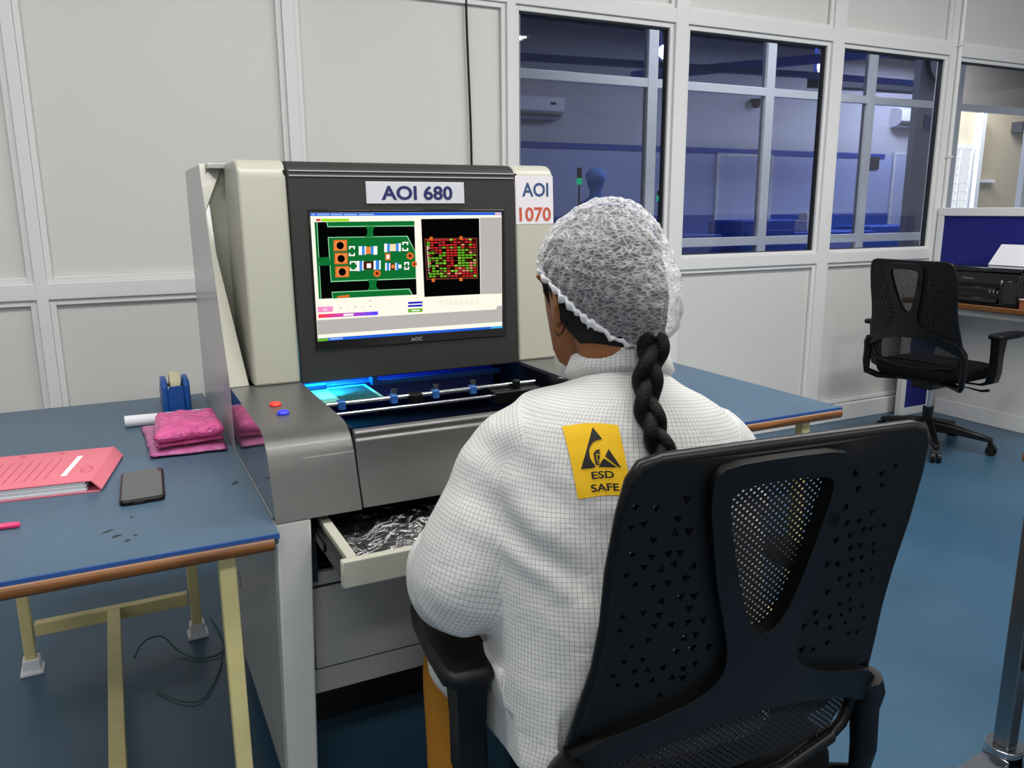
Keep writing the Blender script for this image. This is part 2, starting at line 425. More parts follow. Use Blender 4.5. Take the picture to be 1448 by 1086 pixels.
# conduit pipe on the post, black cable on the blank bay
b = MB(); b.cyl((4.745, YW-.014, 1.28), (4.745, YW-.014, 3.08), .013)
o = build(b, 'conduit_pipe', M['frame'], loc=(4.745, YW-.014, 1.28)); tag(o, 'thin white conduit pipe running up the window post above the blue partition', 'pipe')
for z in (1.6, 2.25, 2.9):
    c = MB(); c.box(4.726, 4.764, YW-.03, YW+.002, z, z+.012); build(c, 'pipe_clip', M['frame'], o, sm=0)
b = MB(); random.seed(3)
pts = [(1.509 + .004*math.sin(z*5)+.006*math.sin(z*1.7), YW+.016, z) for z in [3.08 - i*.06 for i in range(46)]] + [(1.5, YW+.0, .3), (1.44, YW-.05, .1), (1.38, YW-.2, .012), (1.25, YW-.45, .009), (1.13, YW-.62, .009)]
b.tube(pts, .0055, 8); o = build(b, 'power_cable', M['black'], sm=180); tag(o, 'thin black cable hanging down the blank white wall bay behind the inspection machine', 'cable')

# ------------------------------------------------------------------ corridor partition and the rooms seen through the windows
Y2 = 5.05; b = MB()
mull = [1.41, 2.54, 3.664, 4.793, 5.93, 7.06, 8.19]
for x in mull: b.box(x-.043, x+.043, Y2, Y2+.06, 0, 3.0)
for z0, z1 in ((.0, .1), (1.004, 1.072), (2.16, 2.222)): b.box(.2, 7.06 if z0 < 2 else 8.5, Y2+.004, Y2+.056, z0, z1)
b.box(7.06, 8.5, Y2+.004, Y2+.056, 1.004, 1.072)
struct(build(b, 'trim_3', M['frame'], bevel=.003, sm=0))
b = MB()
for x0, x1 in zip(mull[:5], mull[1:6]):
    b.box(x0+.04, x1-.04, Y2+.026, Y2+.03, .1, 1.0)
    b.box(x0+.04, x1-.04, Y2+.026, Y2+.03, 1.074, 2.158)
for x0, x1 in zip(mull[:6], mull[1:7]):
    b.box(x0+.04, x1-.04, Y2+.026, Y2+.03, 2.224, 3.0)
struct(build(b, 'window_5', M['bluepane'], sm=0))
b = MB(); b.box(.2, 13, 9.0, 9.1, 2.1, 4.2); b.box(.2, 13, 8.998, 9.1, 1.21, 2.1, 3); b.box(.2, 13, 8.995, 9.1, 0, 1.21, 1); b.box(.2, 10.95, 8.985, 9.1, 2.035, 2.105, 2)
struct(build(b, 'wall_rear', [M['farwall'], M['farblue'], M['stripe'], mat('distant wall pale blue paint', rgb(172,182,216), .7)], sm=0))
b = MB(); b.box(.15, .2, 3.6, 9.1, 0, 4.2); b.box(13.0, 13.05, 3.6, 9.1, 0, 4.2); struct(build(b, 'wall_side', M['farwall'], sm=0))
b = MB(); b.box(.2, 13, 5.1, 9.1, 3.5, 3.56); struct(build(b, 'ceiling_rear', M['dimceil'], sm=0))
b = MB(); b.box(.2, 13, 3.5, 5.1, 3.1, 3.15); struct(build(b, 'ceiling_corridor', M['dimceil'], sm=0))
b = MB(); b.box(7.09, 7.6, 5.5, 5.57, 0, 3.5); struct(build(b, 'wall_pier', M['farwall'], sm=0))
b = MB(); b.box(9.75, 13, 7.2, 7.26, 0, 3.5); o = build(b, 'wall_beige', M['beige'], sm=0); struct(o)
# daylight window of the beige room
b = MB(); b.box(9.94, 10.36, 7.17, 7.19, .95, 2.05); o = build(b, 'window_6', M['day'], sm=0); struct(o)
f = MB()
for x0, x1, z0, z1 in ((9.9, 9.94, .9, 2.1), (10.36, 10.4, .9, 2.1), (9.94, 10.36, .9, .95), (9.94, 10.36, 2.05, 2.1), (10.14, 10.17, .95, 2.05)): f.box(x0, x1, 7.15, 7.19, z0, z1)
for k in range(9): f.box(9.94, 10.36, 7.155, 7.168, 1.05+k*.11, 1.06+k*.11)
build(f, 'frame', M['frame'], o, sm=0)
b = MB(); b.box(10.44, 10.52, 7.1, 7.2, 0, 2.5); b.box(10.5, 10.9, 7.14, 7.2, 1.62, 1.66); b.box(11.2, 11.6, 7.05, 7.2, 2.28, 2.42, 1)
struct(build(b, 'trim_4', [M['frame'], M['gasket']], sm=0))
# doors in the far wall
for i, (x0, x1, z1) in enumerate(((7.66, 8.6, 2.0), (11.17, 11.62, 2.1))):
    b = MB(); b.box(x0, x1, 8.965, 9.0, 0, z1); d = build(b, 'door_%d' % (i+1), mat('pale blue door paint', rgb(186,194,222), .6), sm=0, bevel=.004); struct(d)
    h = MB(); h.box(x1-.1, x1-.08, 8.94, 8.966, 1.0, 1.25); build(h, 'handle', M['steel'], d, sm=0)
    t = MB(); t.box(x0-.04, x0, 8.96, 8.99, 0, z1+.04); t.box(x1, x1+.04, 8.96, 8.99, 0, z1+.04); t.box(x0, x1, 8.96, 8.99, z1, z1+.04); build(t, 'door_frame', M['frame'], d, sm=0)

def air_conditioner(x, z, y, w, label):
    t = empty('air_conditioner', label, 'air conditioner', (x, y, z), group=None)
    b = MB(); b.prism([(x, y, z), (x, y-.12, z+.02), (x, y-.2, z+.09), (x, y-.2, z+.24), (x, y-.12, z+.29), (x, y, z+.29)], (w, 0, 0)); build(b, 'housing', M['white'], t, bevel=.01)
    v = MB(); v.box(x+.06, x+w-.06, y-.19, y-.1, z+.03, z+.05); build(v, 'louvre', M['gasket'], t, sm=0)
    k = MB(); k.box(x+w-.2, x+w-.12, y-.205, y-.198, z+.16, z+.19); build(k, 'display', M['gasket'], t, sm=0)
air_conditioner(4.25, 2.36, 9.0, .85, 'white split air conditioner high on the grey wall above the seated operator in blue cap')
air_conditioner(11.02, 2.5, 9.0, .8, 'white split air conditioner high on the far wall beside the grey pier')
# round wall clock on the pier, notice, camera dome
tk = empty('wall_clock', 'large round wall clock on the grey pier behind the third window', 'clock', (7.34, 5.5, 2.66))
b = MB(); b.lathe([(.0, 0), (.19, 0), (.2, .02), (.19, .03)], (7.34, 5.5, 2.66), 32, 0, Matrix.Rotation(PI/2, 3, 'X')); build(b, 'rim', M['gasket'], tk)
b = MB(); b.lathe([(.0, .031), (.175, .031), (.175, .034), (.0, .034)], (7.34, 5.5, 2.66), 32, 0, Matrix.Rotation(PI/2, 3, 'X')); build(b, 'dial', M['farwall'], tk)
b = MB(); b.bar((7.34, 5.462, 2.66), (7.38, 5.462, 2.74), .012, .004); b.bar((7.34, 5.46, 2.66), (7.29, 5.46, 2.76), .008, .004); build(b, 'hands', M['black'], tk, sm=0)
b = MB(); b.box(7.2, 7.52, 5.485, 5.5, 2.04, 2.17); o = build(b, 'notice_board', M['stripe'], bevel=.004, sm=0, loc=(7.2, 5.5, 2.04)); tag(o, 'small dark blue plate fixed on the grey pier below the wall clock', 'sign')
b = MB(); b.box(10.58, 10.82, 8.97, 8.995, 1.88, 2.06); o = build(b, 'control_box', M['gasket'], bevel=.006, loc=(10.58, 9, 1.88)); tag(o, 'small dark box on the far wall under the blue stripe near the narrow door', 'box')
b = MB(); b.lathe([(.0, -.08), (.05, -.06), (.07, 0), (.08, .03), (.05, .05)], (8.2, 8.9, 2.72), 16); b.cyl((8.2, 8.9, 2.74), (8.2, 9.0, 2.76), .025)
o = build(b, 'security_camera', M['gasket'], loc=(8.2, 9, 2.72)); tag(o, 'dark dome security camera on the far grey wall seen through the middle window', 'camera')
# ceiling services
def service(name, pts, w, h, mt, label, cat):
    b = MB()
    for p, q in zip(pts, pts[1:]): b.bar(p, q, w, h)
    o = build(b, name, mt, sm=0); tag(o, label, cat); return o
service('cable_tray', [(2.6, 6.5, 2.56), (6.6, 6.5, 2.64), (9.0, 6.5, 2.66)], .1, .05, M['stripe'], 'long dark horizontal cable tray hung below the far room ceiling', 'cable tray')
service('steel_beam', [(4.9, 7.1, 2.6), (9.2, 6.3, 3.12)], .1, .09, M['stripe'], 'dark sloping steel beam crossing behind the middle and third windows', 'beam')
service('ceiling_duct', [(7.9, 7.6, 2.8), (11.9, 7.6, 2.86)], .22, .12, M['gasket'], 'dark air duct running below the far ceiling toward the pier', 'duct')
for k, (x, y, z, lab) in enumerate(((5.17, 7.0, 2.83, 'bright spotlight on a drop rod behind the first window edge'), (7.32, 7.0, 2.84, 'small bright spotlight under the sloping beam behind the middle window'))):
    t = empty('spotlight', lab, 'lamp', (x, y, z))
    b = MB(); b.cyl((x-.03, y, z-.25 if k == 0 else z-.1), (x-.03, y, 3.5), .022, 8); build(b, 'drop_rod', M['stripe'], t)
    b = MB(); b.ell((x+.02, y-.03, z), (.085 if k == 0 else .06, .06, .07), 12, 8); build(b, 'bulb', M['lamp'], t)
    b = MB(); b.box(x-.1, x+.12, y, y+.03, z+.05, z+.075); build(b, 'bracket', M['gasket'], t, sm=0)
# machines with signal lamps, and a blue bench line along the far room
def signal(x, y, zt, zg, label):
    t = empty('signal_tower', label, 'signal lamp', (x, y, 1.0))
    b = MB(); b.cyl((x, y, 1.0), (x, y, zg-.03), .012, 8); build(b, 'pole', M['steel'], t)
    b = MB(); b.cyl((x, y, zg-.035), (x, y, zg+.03), .028, 12); build(b, 'green_lamp', M['green'], t)
    b = MB(); b.cyl((x, y, zg+.03), (x, y, zt), .026, 12); build(b, 'dark_lamp', M['gasket'], t)
signal(4.5, 7.45, 1.72, 1.585, 'signal tower with lit green lamp beside the seated operator')
signal(5.79, 7.8, 1.5, 1.42, 'signal tower with lit green lamp at the edge of the first window')
def cabinet(x0, x1, y0, y1, z, mt, label, name='machine_cabinet'):
    t = empty(name, label, 'machine', ((x0+x1)/2, (y0+y1)/2, 0))
    b = MB(); b.box(x0, x1, y0, y1, 0, z); build(b, 'body', mt, t, bevel=.015)
    b = MB(); b.box(x0+.08, x1-.08, y0-.012, y0, .25, z-.12); build(b, 'door', M['farblue'], t, bevel=.005)
    b = MB(); b.box(x0+.1, x0+.12, y0-.035, y0-.012, z*.5, z*.5+.14); build(b, 'handle', M['steel'], t)
cabinet(4.4, 5.05, 7.2, 7.75, 1.0, M['farwall'], 'low machine cabinet carrying a green lamp beside the seated operator')
cabinet(5.6, 6.5, 7.5, 8.1, 1.0, M['farblue'], 'blue machine cabinet under the green lamp behind the first window post')
cabinet(6.7, 7.55, 7.4, 8.0, 1.16, M['farblue'], 'tall blue machine cabinet behind the middle window')
cabinet(7.75, 9.2, 7.6, 8.2, 1.0, M['farblue'], 'wide blue machine cabinet standing before the far white door')
cabinet(9.35, 10.7, 7.8, 8.4, 1.05, M['farblue'], 'wide blue machine cabinet behind the third window')
b = MB(); b.box(8.05, 8.4, 7.7, 8.0, 1.0, 1.14); b.box(8.1, 8.2, 7.75, 7.9, 1.14, 1.24); o = build(b, 'microscope_unit', M['farwall'], bevel=.01, loc=(8.2, 7.85, 1.0)); tag(o, 'small pale instrument on the wide blue cabinet before the far door', 'instrument')
# operator seen through the glass
pr = empty('person', 'distant operator in blue cap and blue overall seen through the first window', 'person', (5.05, 7.95, 0))
b = MB()
b.loft([[Vector((5.05 + hw*math.cos(2*PI*j/20), 8.0 + hd*math.sin(2*PI*j/20), z)) for j in range(20)] for z, hw, hd in ((.5,.2,.15), (.8,.21,.15), (1.1,.23,.14), (1.3,.23,.12), (1.38,.18,.1), (1.43,.08,.08), (1.5,.06,.07), (1.56,.085,.1), (1.63,.095,.115), (1.7,.08,.1), (1.75,.03,.04))])
o = build(b, 'body', mat('far blue overall', rgb(70,120,200), .8), pr, sm=180)
b = MB(); b.ell((5.05, 8.0, 1.66), (.115, .135, .1), 20, 10); build(b, 'cap', mat('far blue cap', rgb(110,160,230), .8), pr, sm=180)
# ------------------------------------------------------------------ cubicle corner at the right
M['bluefab'] = mat('royal blue screen fabric', rgb(18,26,118), .9, bump=.3, bscale=900)
PX = 4.70
t = empty('cubicle_screen', 'low white framed partition with royal blue upper panel behind the printer', 'partition', (PX+.02, 2.4, 0))
b = MB(); b.box(PX, PX+.045, 1.4, 3.425, 1.245, 1.295); b.box(PX, PX+.045, 3.385, 3.425, 0, 1.245); b.box(PX, PX+.045, 1.4, 1.44, 0, 1.245); b.box(PX, PX+.045, 1.44, 3.385, .7, .76)
build(b, 'frame', M['frame'], t, bevel=.004, sm=0)
b = MB(); b.box(PX+.012, PX+.033, 1.44, 3.385, .76, 1.245); build(b, 'blue_panel', M['bluefab'], t, sm=0)
b = MB(); b.box(PX+.012, PX+.033, 1.44, 3.385, .0, .7); build(b, 'lower_panel', M['panel'], t, sm=0)
b = MB(); b.box(PX-.014, PX, 1.4, 3.3, 0, .1); build(b, 'skirting', M['frame'], t, bevel=.004, sm=0)
t = empty('wall_desk', 'narrow brown edged desk along the low partition holding the black printer', 'desk', (4.56, 2.4, 0))
b = MB(); b.box(4.425, PX-.002, 1.4, 3.40, .722, .748); build(b, 'top', M['table'], t, bevel=.003, sm=0)
b = MB(); b.box(4.405, 4.425, 1.4, 3.40, .72, .752); build(b, 'edging', M['wood'], t, bevel=.006)
b = MB(); b.box(4.44, 4.47, 1.4, 3.32, .68, .722); build(b, 'rail', M['machgrey'], t, bevel=.003, sm=0)
b = MB(); b.box(4.435, PX-.016, 3.335, 3.36, .05, .72); build(b, 'end_panel', M['bluefab'], t, sm=0)
b = MB(); b.box(4.395, 4.435, 3.325, 3.365, 0, .72); b.box(4.435, PX-.016, 3.33, 3.362, .0, .05); build(b, 'end_frame', M['frame'], t, bevel=.003, sm=0)
# printer: its face looks toward the aisle (-X)
M['prn'] = mat('matt black printer plastic', rgb(24,24,27), .4, bump=.3, bscale=1200)
M['prng'] = mat('gloss black printer plastic', rgb(14,14,16), .15)
x0, x1, ya, yb, zb, zt = 4.44, 4.685, 2.70, 3.17, .748, .965
t = empty('printer', 'black tank printer on the narrow desk below the blue partition panel', 'printer', (4.56, 2.93, zb))
b = MB(); b.box(x0+.02, x1, ya, yb, zb+.006, zt-.03); b.box(x0, x0+.02, ya, yb-.03, zb+.12, zt-.03); b.box(x0, x0+.02, ya, 2.81, zb+.006, zb+.12); b.box(x0, x0+.02, yb-.06, yb-.03, zb+.006, zb+.12); b.box(x0, x0+.02, 2.81, yb-.06, zb+.006, zb+.018)
build(b, 'body', M['prn'], t, bevel=.006)
b = MB(); b.box(x0-.004, x1, ya-.004, yb+.004, zt-.028, zt); build(b, 'scanner_lid', M['prng'], t, bevel=.008)
b = MB(); b.box(x0-.01, x0+.018, 2.815, yb-.07, zb+.02, zb+.045); b.box(x0-.002, x0+.018, 2.83, yb-.08, zb+.085, zb+.105); build(b, 'output_tray', M['prng'], t, bevel=.003)
b = MB(); b.box(x0-.012, x0+.0, ya-.002, ya+.085, zb+.02, zb+.15); build(b, 'ink_tank', M['prng'], t, bevel=.006)
for k in range(3):
    b = MB(); y = 2.87-.022*k; b.box(x0-.006, x0, y-.014, y-.004, zb+.075, zb+.092); build(b, 'button', M['steel'], t, bevel=.002)
b = MB(); b.ell((x0-.002, 2.80, zb+.135), (.006, .008, .016), 12, 8); build(b, 'power_button', M['steel'], t)
vs, fs = text_fit('Canon', .07, .015, .02)
b = MB(); b.add([(x0-.0015, 3.005 - v.x, zb+.152 + v.y) for v in vs], fs); build(b, 'logo', M['steel'], t, sm=0, fix=False)
b = MB(); b.prism([(4.62, 2.76, zt+.003), (4.62, 3.01, zt+.003), (4.685, 2.985, 1.085), (4.685, 2.735, 1.085)], (.0015, 0, 0)); o = build(b, 'paper_sheet', M['paper'], sm=0, loc=(4.62, 2.88, zt)); tag(o, 'blank white paper sheet standing tilted on top of the black printer', 'paper')
# boxed register on the desk edge
M['boxbrown'] = mat('brown board', rgb(150,84,52), .7); M['boxred'] = mat('red glossy label', rgb(216,92,76), .35)
t = empty('carton', 'shallow brown carton with red label and pale lid at the desk edge', 'box', (4.5, 2.62, .748))
b = MB(); b.box(4.43, 4.62, 2.42, 2.685, .7485, .80); build(b, 'body', M['boxbrown'], t, bevel=.003)
b = MB(); b.box(4.4285, 4.43, 2.44, 2.645, .757, .792); build(b, 'label', M['boxred'], t, sm=0)
b = MB(); b.box(4.426, 4.624, 2.416, 2.688, .80, .807); build(b, 'lid', mat('pale box lid', rgb(214,190,176), .6), t, bevel=.002)

# ------------------------------------------------------------------ stainless trolley at the lower right
t = empty('trolley', 'stainless steel trolley on castors with black shelf, only its corner post showing', 'trolley', (1.98, .62, 0))
b = MB()
posts_t = [(1.69, .93), (2.3, .93), (1.69, .3), (2.3, .3)]
for k, (x, y) in enumerate(posts_t):
    b = MB(); b.box(x-.018, x+.018, y-.018, y+.018, .125, .78); build(b, 'post', M['steel'], t, bevel=.003, sm=0)
b = MB(); b.box(1.71, 2.28, .315, .915, .3, .33); build(b, 'shelf', M['satin'], t, bevel=.003)
b = MB(); b.box(1.66, 2.33, .27, .96, .78, .80); build(b, 'top', M['wood'], t, bevel=.003)
for y in (.93, .30):
    b = MB(); b.box(1.70, 2.29, y-.012, y+.012, .33, .36); build(b, 'rail', M['chrome'], t, sm=0)
for k, (x, y) in enumerate(posts_t):
    c = MB(); c.cyl((x, y, .112), (x, y, .125), .04, 20); c.cyl((x, y, .104), (x, y, .112), .034, 20)
    c.box(x-.032, x-.026, y-.03, y+.03, .04, .106); c.box(x+.026, x+.032, y-.03, y+.03, .04, .106)
    co_ = build(c, 'castor', M['chrome'], t, bevel=.002)
    w = MB(); w.cyl((x-.014, y-.01, .04), (x+.014, y-.01, .04), .04, 24); build(w, 'wheel', M['satin'], co_)
    if k == 0:
        p = MB(); p.hexa([(x-.03, y-.03, .09), (x-.12, y-.01, .055), (x-.105, y+.045, .055), (x-.03, y+.03, .09), (x-.03, y-.03, .097), (x-.12, y-.01, .062), (x-.105, y+.045, .062), (x-.03, y+.03, .097)])
        p.bar((x-.122, y-.02, .058), (x-.104, y+.055, .058), .014, .012); build(p, 'brake_pedal', M['chrome'], co_, bevel=.002)

# ------------------------------------------------------------------ work tables
def work_table(x0, x1, y0, y1, label, lip, foot=True):
    t = empty('work_table', label, 'table', ((x0+x1)/2, (y0+y1)/2, 0))
    b = MB(); b.box(x0, x1, y0+.012, y1, .728, .748); build(b, 'top', M['table'], t, bevel=.002, sm=0)
    b = MB(); b.box(x0, x1, y0+.004, y1, .748, .7515); build(b, 'rubber_mat', [M['table']], t, sm=0)
    b = MB(); b.box(x0, x1, y0+.0005, y0+.0045, .742, .7512); build(b, 'mat_edge', M['matedge'], t, sm=0)
    b = MB(); b.tube([(x0, y0+.006, .733), (x0+.02, y0+.006, .733), (x1-.024-lip, y0+.006, .733), (x1-.004-lip, y0+.006, .733)], .0125, 12, 0, 1.0); build(b, 'edging', M['wood'], t)
    xa, xb, yf, yr = x0+.07, x1-.085, y0+.06, y1-.09
    for x in (xa, xb):
        for y in (yf, yr):
            b = MB(); b.box(x-.0145, x+.0145, y-.0145, y+.0145, .012, .728); L_ = build(b, 'leg', M['cream'], t, bevel=.003, sm=0)
            if foot:
                f = MB(); f.lathe([(.0, .0), (.042, .0), (.042, .01), (.034, .014), (.03, .045), (.0, .045)], (x, y, 0), 4, 0, Matrix.Rotation(PI/4, 3, 'Z')); build(f, 'foot_cup', M['paper'], L_, bevel=.003)
    for y in (yf, yr):
        b = MB(); b.box(xa+.02, xb-.02, y-.0145, y+.0145, .112, .15); build(b, 'stretcher', M['cream'], t, bevel=.002, sm=0)
    xm = (xa+xb)/2
    b = MB(); b.box(xm-.017, xm+.017, yf+.015, yr-.015, .112, .15); build(b, 'stretcher', M['cream'], t, bevel=.002, sm=0)
    return t
tl = work_table(-.385, .2185, 1.352, 2.585, 'blue topped cream legged table holding the pink folder and tape dispenser', 0.006)
for x, y, w, h, a in ((.187, 1.665, .014, .004, .9), (-.036, 1.47, .01, .004, .3), (-.05, 1.5, .012, .003, .5), (-.006, 1.46, .004, .003, 0), (-.02, 1.44, .006, .004, .6), (-.01, 1.555, .003, .003, .3)):
    c, s_ = math.cos(a), math.sin(a); b = MB()
    b.add([(x+c*u-s_*v, y+s_*u+c*v, .7518) for u, v in ((-w, -h), (0, -h*1.4), (w, -h*.4), (w*.7, h), (-w*.3, h*1.2))], [(0,1,2,3,4)])
    build(b, 'stain', M['gasket'], tl, sm=0)
work_table(1.145, 1.806, 1.548, 2.60, 'blue topped table beyond the operator at the far side of the machine', 0.0)

# ------------------------------------------------------------------ things on the table
ZT = .7515
# pink file folder with papers
M['pink'] = mat('salmon pink folder card', rgb(220,118,134), .65, var=.03); M['pinkdk'] = mat('printed dark pink line', rgb(176,60,84), .7)
t = empty('file_folder', 'salmon pink paper folder with white label lying on blue table', 'folder', (-.15, 1.87, ZT))
A, B_, C_, D_ = Vector((-.40, 2.02, 0)), Vector((-.028, 1.975, 0)), Vector((-.062, 1.735, 0)), Vector((-.415, 1.772, 0))
def fl(u, v, z):  # u along the folder, v from rear to front
    return (A*(1-u)*(1-v) + B_*u*(1-v) + C_*u*v + D_*(1-u)*v) + Vector((0,0,z))
b = MB(); b.hexa([fl(0,1,ZT+.0005), fl(1.0,1,ZT+.0005), fl(1.03,0,ZT+.0005), fl(0,0,ZT+.0005), fl(0,1,ZT+.003), fl(1.0,1,ZT+.003), fl(1.03,0,ZT+.003), fl(0,0,ZT+.003)]); build(b, 'back_cover', M['pink'], t, sm=0)
b = MB()
for k in range(7):
    z = ZT+.0035+k*.0028; e = .006*math.sin(k*2.1)
    b.hexa([fl(.02,.99+e,z), fl(.93+e,.99+e*.5,z), fl(.93+e,.02,z), fl(.02,.02,z), fl(.02,.99+e,z+.0022), fl(.93+e,.99+e*.5,z+.0022), fl(.93+e,.02,z+.0022), fl(.02,.02,z+.0022)])
build(b, 'pages', M['paper'], t, sm=0)
z = ZT+.0238
b = MB(); b.hexa([fl(0,1.0,z), fl(.96,1.0,z), fl(.99,0,z), fl(0,0,z), fl(0,1.0,z+.002), fl(.96,1.0,z+.002), fl(.99,0,z+.002), fl(0,0,z+.002)])
b.hexa([fl(.96,1.0,z), fl(1.005,1.0,ZT+.004), fl(1.03,.02,ZT+.004), fl(.99,0,z), fl(.96,1.0,z+.002), fl(1.012,1.0,ZT+.006), fl(1.036,.02,ZT+.006), fl(.99,0,z+.002)])
cov = build(b, 'front_cover', M['pink'], t, sm=0)
b = MB(); z += .0023
def strip(p, q, w, zz=z):
    p, q = Vector(p), Vector(q); d = (q-p).normalized(); n = Vector((-d.y, d.x, 0))*w/2; b.add([p-n, q-n, q+n, p+n], [(0,1,2,3)])
for k in range(10): strip(fl(.26+.05*k,.84,z), fl(.285+.05*k,.24,z), .0014)
for k in range(3): strip(fl(.30+.2*k,.08,z), fl(.33+.2*k,.08,z), .006)
ring = [fl(.905,.66,z)+Vector((.011*math.cos(a*PI/8), .022*math.sin(a*PI/8), 0)) for a in range(17)]
for p, q in zip(ring, ring[1:]): strip(p, q, .0013)
strip(fl(.88,.70,z), fl(.935,.59,z), .0012)
build(b, 'line_pattern', M['pinkdk'], cov, sm=0)
b = MB(); b.add([fl(.785,.80,z), fl(.815,.80,z), fl(.845,.22,z), fl(.815,.22,z)], [(0,1,2,3)]); build(b, 'label', M['paper'], cov, sm=0)
# phone
t = empty('mobile_phone', 'dark mobile phone lying face up on the blue table beside the folder', 'phone', (.016, 1.72, ZT))
ax, ay = Vector((.081, .003, 0)), Vector((.008, .198, 0)); o0 = Vector((-.029, 1.619, 0))
def rrect(o, ax, ay, r, n=5):
    W, H = ax.length, ay.length; ux, uy = ax.normalized(), ay.normalized(); out = []
    for cx, cy, a0 in ((r, r, PI), (W-r, r, 1.5*PI), (W-r, H-r, 0), (r, H-r, .5*PI)):
        for k in range(n+1):
            a = a0 + k*PI/2/n; out.append(o + ux*(cx+r*math.cos(a)) + uy*(cy+r*math.sin(a)))
    return out
PH = [p + Vector((0,0,ZT+.0004)) for p in rrect(o0, ax, ay, .012)]
b = MB(); b.prism(PH, (0,0,.009)); build(b, 'body', M['satin'], t, bevel=.0025)
b = MB(); b.prism([p + Vector((0,0,ZT+.0095)) for p in rrect(o0+Vector((.004,.005,0)), ax*.90, ay*.95, .009)], (0,0,.0008)); build(b, 'screen', mat('dark phone glass', rgb(66,70,70), .08, spec=.8), t, sm=0)
b = MB(); b.cyl((.0, 1.6185, ZT+.0045), (.0, 1.6205, ZT+.0045), .0022, 8); b.box(.004, .014, 1.6183, 1.6205, ZT+.003, ZT+.006); build(b, 'port', M['gasket'], t)
# pink strip
b = MB(); b.tube([(-.36, 1.612, ZT+.006), (-.25, 1.6, ZT+.006), (-.192, 1.592, ZT+.006), (-.188, 1.5915, ZT+.006)], [.0055,.0055,.0055,.003], 10, 0)
o = build(b, 'pen', mat('hot pink plastic', rgb(240,60,120), .3), loc=(-.27, 1.6, ZT)); tag(o, 'hot pink pen lying near the front edge of the blue table', 'pen')
# pink bubble bags
M['pinkbag'] = plastic_bag('pink antistatic film', rgb(232,96,164), .9, .22, 30, .8)
M['pinkbag2'] = plastic_bag('pale pink antistatic film', rgb(206,112,170), .88, .3, 40, .6)
def slab(quad, z0, th, amp, seed, n=22, rnd=.5):
    """Soft crumpled flat bag: grid top and bottom joined."""
    mb = MB(); q = [Vector(p) for p in quad]; rows = []
    for s_ in (1, -1):
        for i in range(n+1):
            for j in range(n+1):
                u, v = i/n, j/n; p = q[0]*(1-u)*(1-v)+q[1]*u*(1-v)+q[2]*u*v+q[3]*(1-u)*v
                e = min(1, min(u, 1-u, v, 1-v)*6); e = math.sqrt(max(0, 1-(1-e)**2)); nz = noise.noise(Vector((p.x*28+seed, p.y*28, seed)))*amp + noise.noise(Vector((p.x*70, p.y*70, seed)))*amp*.4
                z = z0 + th/2 + s_*th/2*e + (nz*e if s_ > 0 else 0)
                wob = noise.noise(Vector((p.x*20, p.y*20, seed+5)))*.004
                rows.append((p.x+wob, p.y+wob*.7, max(z, z0)))
    N_ = (n+1)*(n+1); fs = []
    for i in range(n):
        for j in range(n):
            a = i*(n+1)+j; fs.append((a, a+n+1, a+n+2, a+1)); fs.append((N_+a, N_+a+1, N_+a+n+2, N_+a+n+1))
    mb.add(rows, fs); return mb
def weld(o):
    bm = bmesh.new(); bm.from_mesh(o.data); bmesh.ops.remove_doubles(bm, verts=bm.verts, dist=.0004); bmesh.ops.recalc_face_normals(bm, faces=bm.faces); bm.to_mesh(o.data); bm.free()
o = build(slab([(.032,2.215,0), (.208,2.2,0), (.206,1.905,0), (.04,1.915,0)], ZT+.0005, .012, .003, 3.0), 'antistatic_bag', M['pinkbag2'], sm=180, loc=(.12, 2.05, ZT)); weld(o); smooth(o.data, 180)
tag(o, 'flat pale pink antistatic bag lying under the folded pink bundle', 'bag')
t = empty('bubble_wrap', 'bright pink bubble wrap bundle folded on top of the flat pink bag', 'bubble wrap', (.14, 2.03, ZT+.013))
o = build(slab([(.058,2.13,0), (.204,2.13,0), (.204,1.945,0), (.052,1.93,0)], ZT+.0165, .014, .003, 9.0), 'lower_fold', M['pinkbag'], t, sm=180); weld(o); smooth(o.data, 180)
o = build(slab([(.062,2.135,0), (.203,2.125,0), (.205,1.935,0), (.05,1.915,0)], ZT+.0285, .034, .006, 21.0), 'upper_fold', M['pinkbag'], t, sm=180); weld(o); smooth(o.data, 180)
# paper roll and tape dispenser
b = MB(); d = Vector((.19, -.014, 0)); p0 = Vector((-.005, 2.252, ZT+.0155))
rings = []
for r, k in ((.009, 0), (.015, 0), (.015, 1), (.009, 1)): 
    rings.append([p0 + d*k + Vector((0, math.cos(2*PI*j/20), math.sin(2*PI*j/20)))*r for j in range(20)])
b.loft(rings + [rings[0]], False); o = build(b, 'paper_roll', M['paper'], loc=(.09, 2.245, ZT)); tag(o, 'rolled white paper tube lying behind the pink bundle', 'paper roll')
M['dblue'] = mat('blue dispenser plastic', rgb(20,80,158), .4)
x0, x1, y0, y1 = .094, .166, 2.335, 2.50
t = empty('tape_dispenser', 'blue desktop tape dispenser with cream tape behind the white paper tube', 'tape dispenser', (.13, 2.42, ZT))
def prof(y): return [(y0, ZT+.0005), (y0+.006, ZT+.082), (y0+.03, ZT+.094), (y0+.085, ZT+.096), (y0+.12, ZT+.07), (y1, ZT+.05), (y1, ZT+.0005)]
b = MB()
for xa, xb in ((x0, x0+.016), (x1-.016, x1)): b.prism([(xa, y, z) for y, z in prof(0)], (xb-xa, 0, 0))
b.hexa([(x0+.014, y0-.001, ZT+.0005), (x1-.014, y0-.001, ZT+.0005), (x1-.014, y1-.002, ZT+.0005), (x0+.014, y1-.002, ZT+.0005), (x0+.014, y0+.004, ZT+.083), (x1-.014, y0+.004, ZT+.083), (x1-.014, y0+.02, ZT+.03), (x0+.014, y0+.02, ZT+.03)])
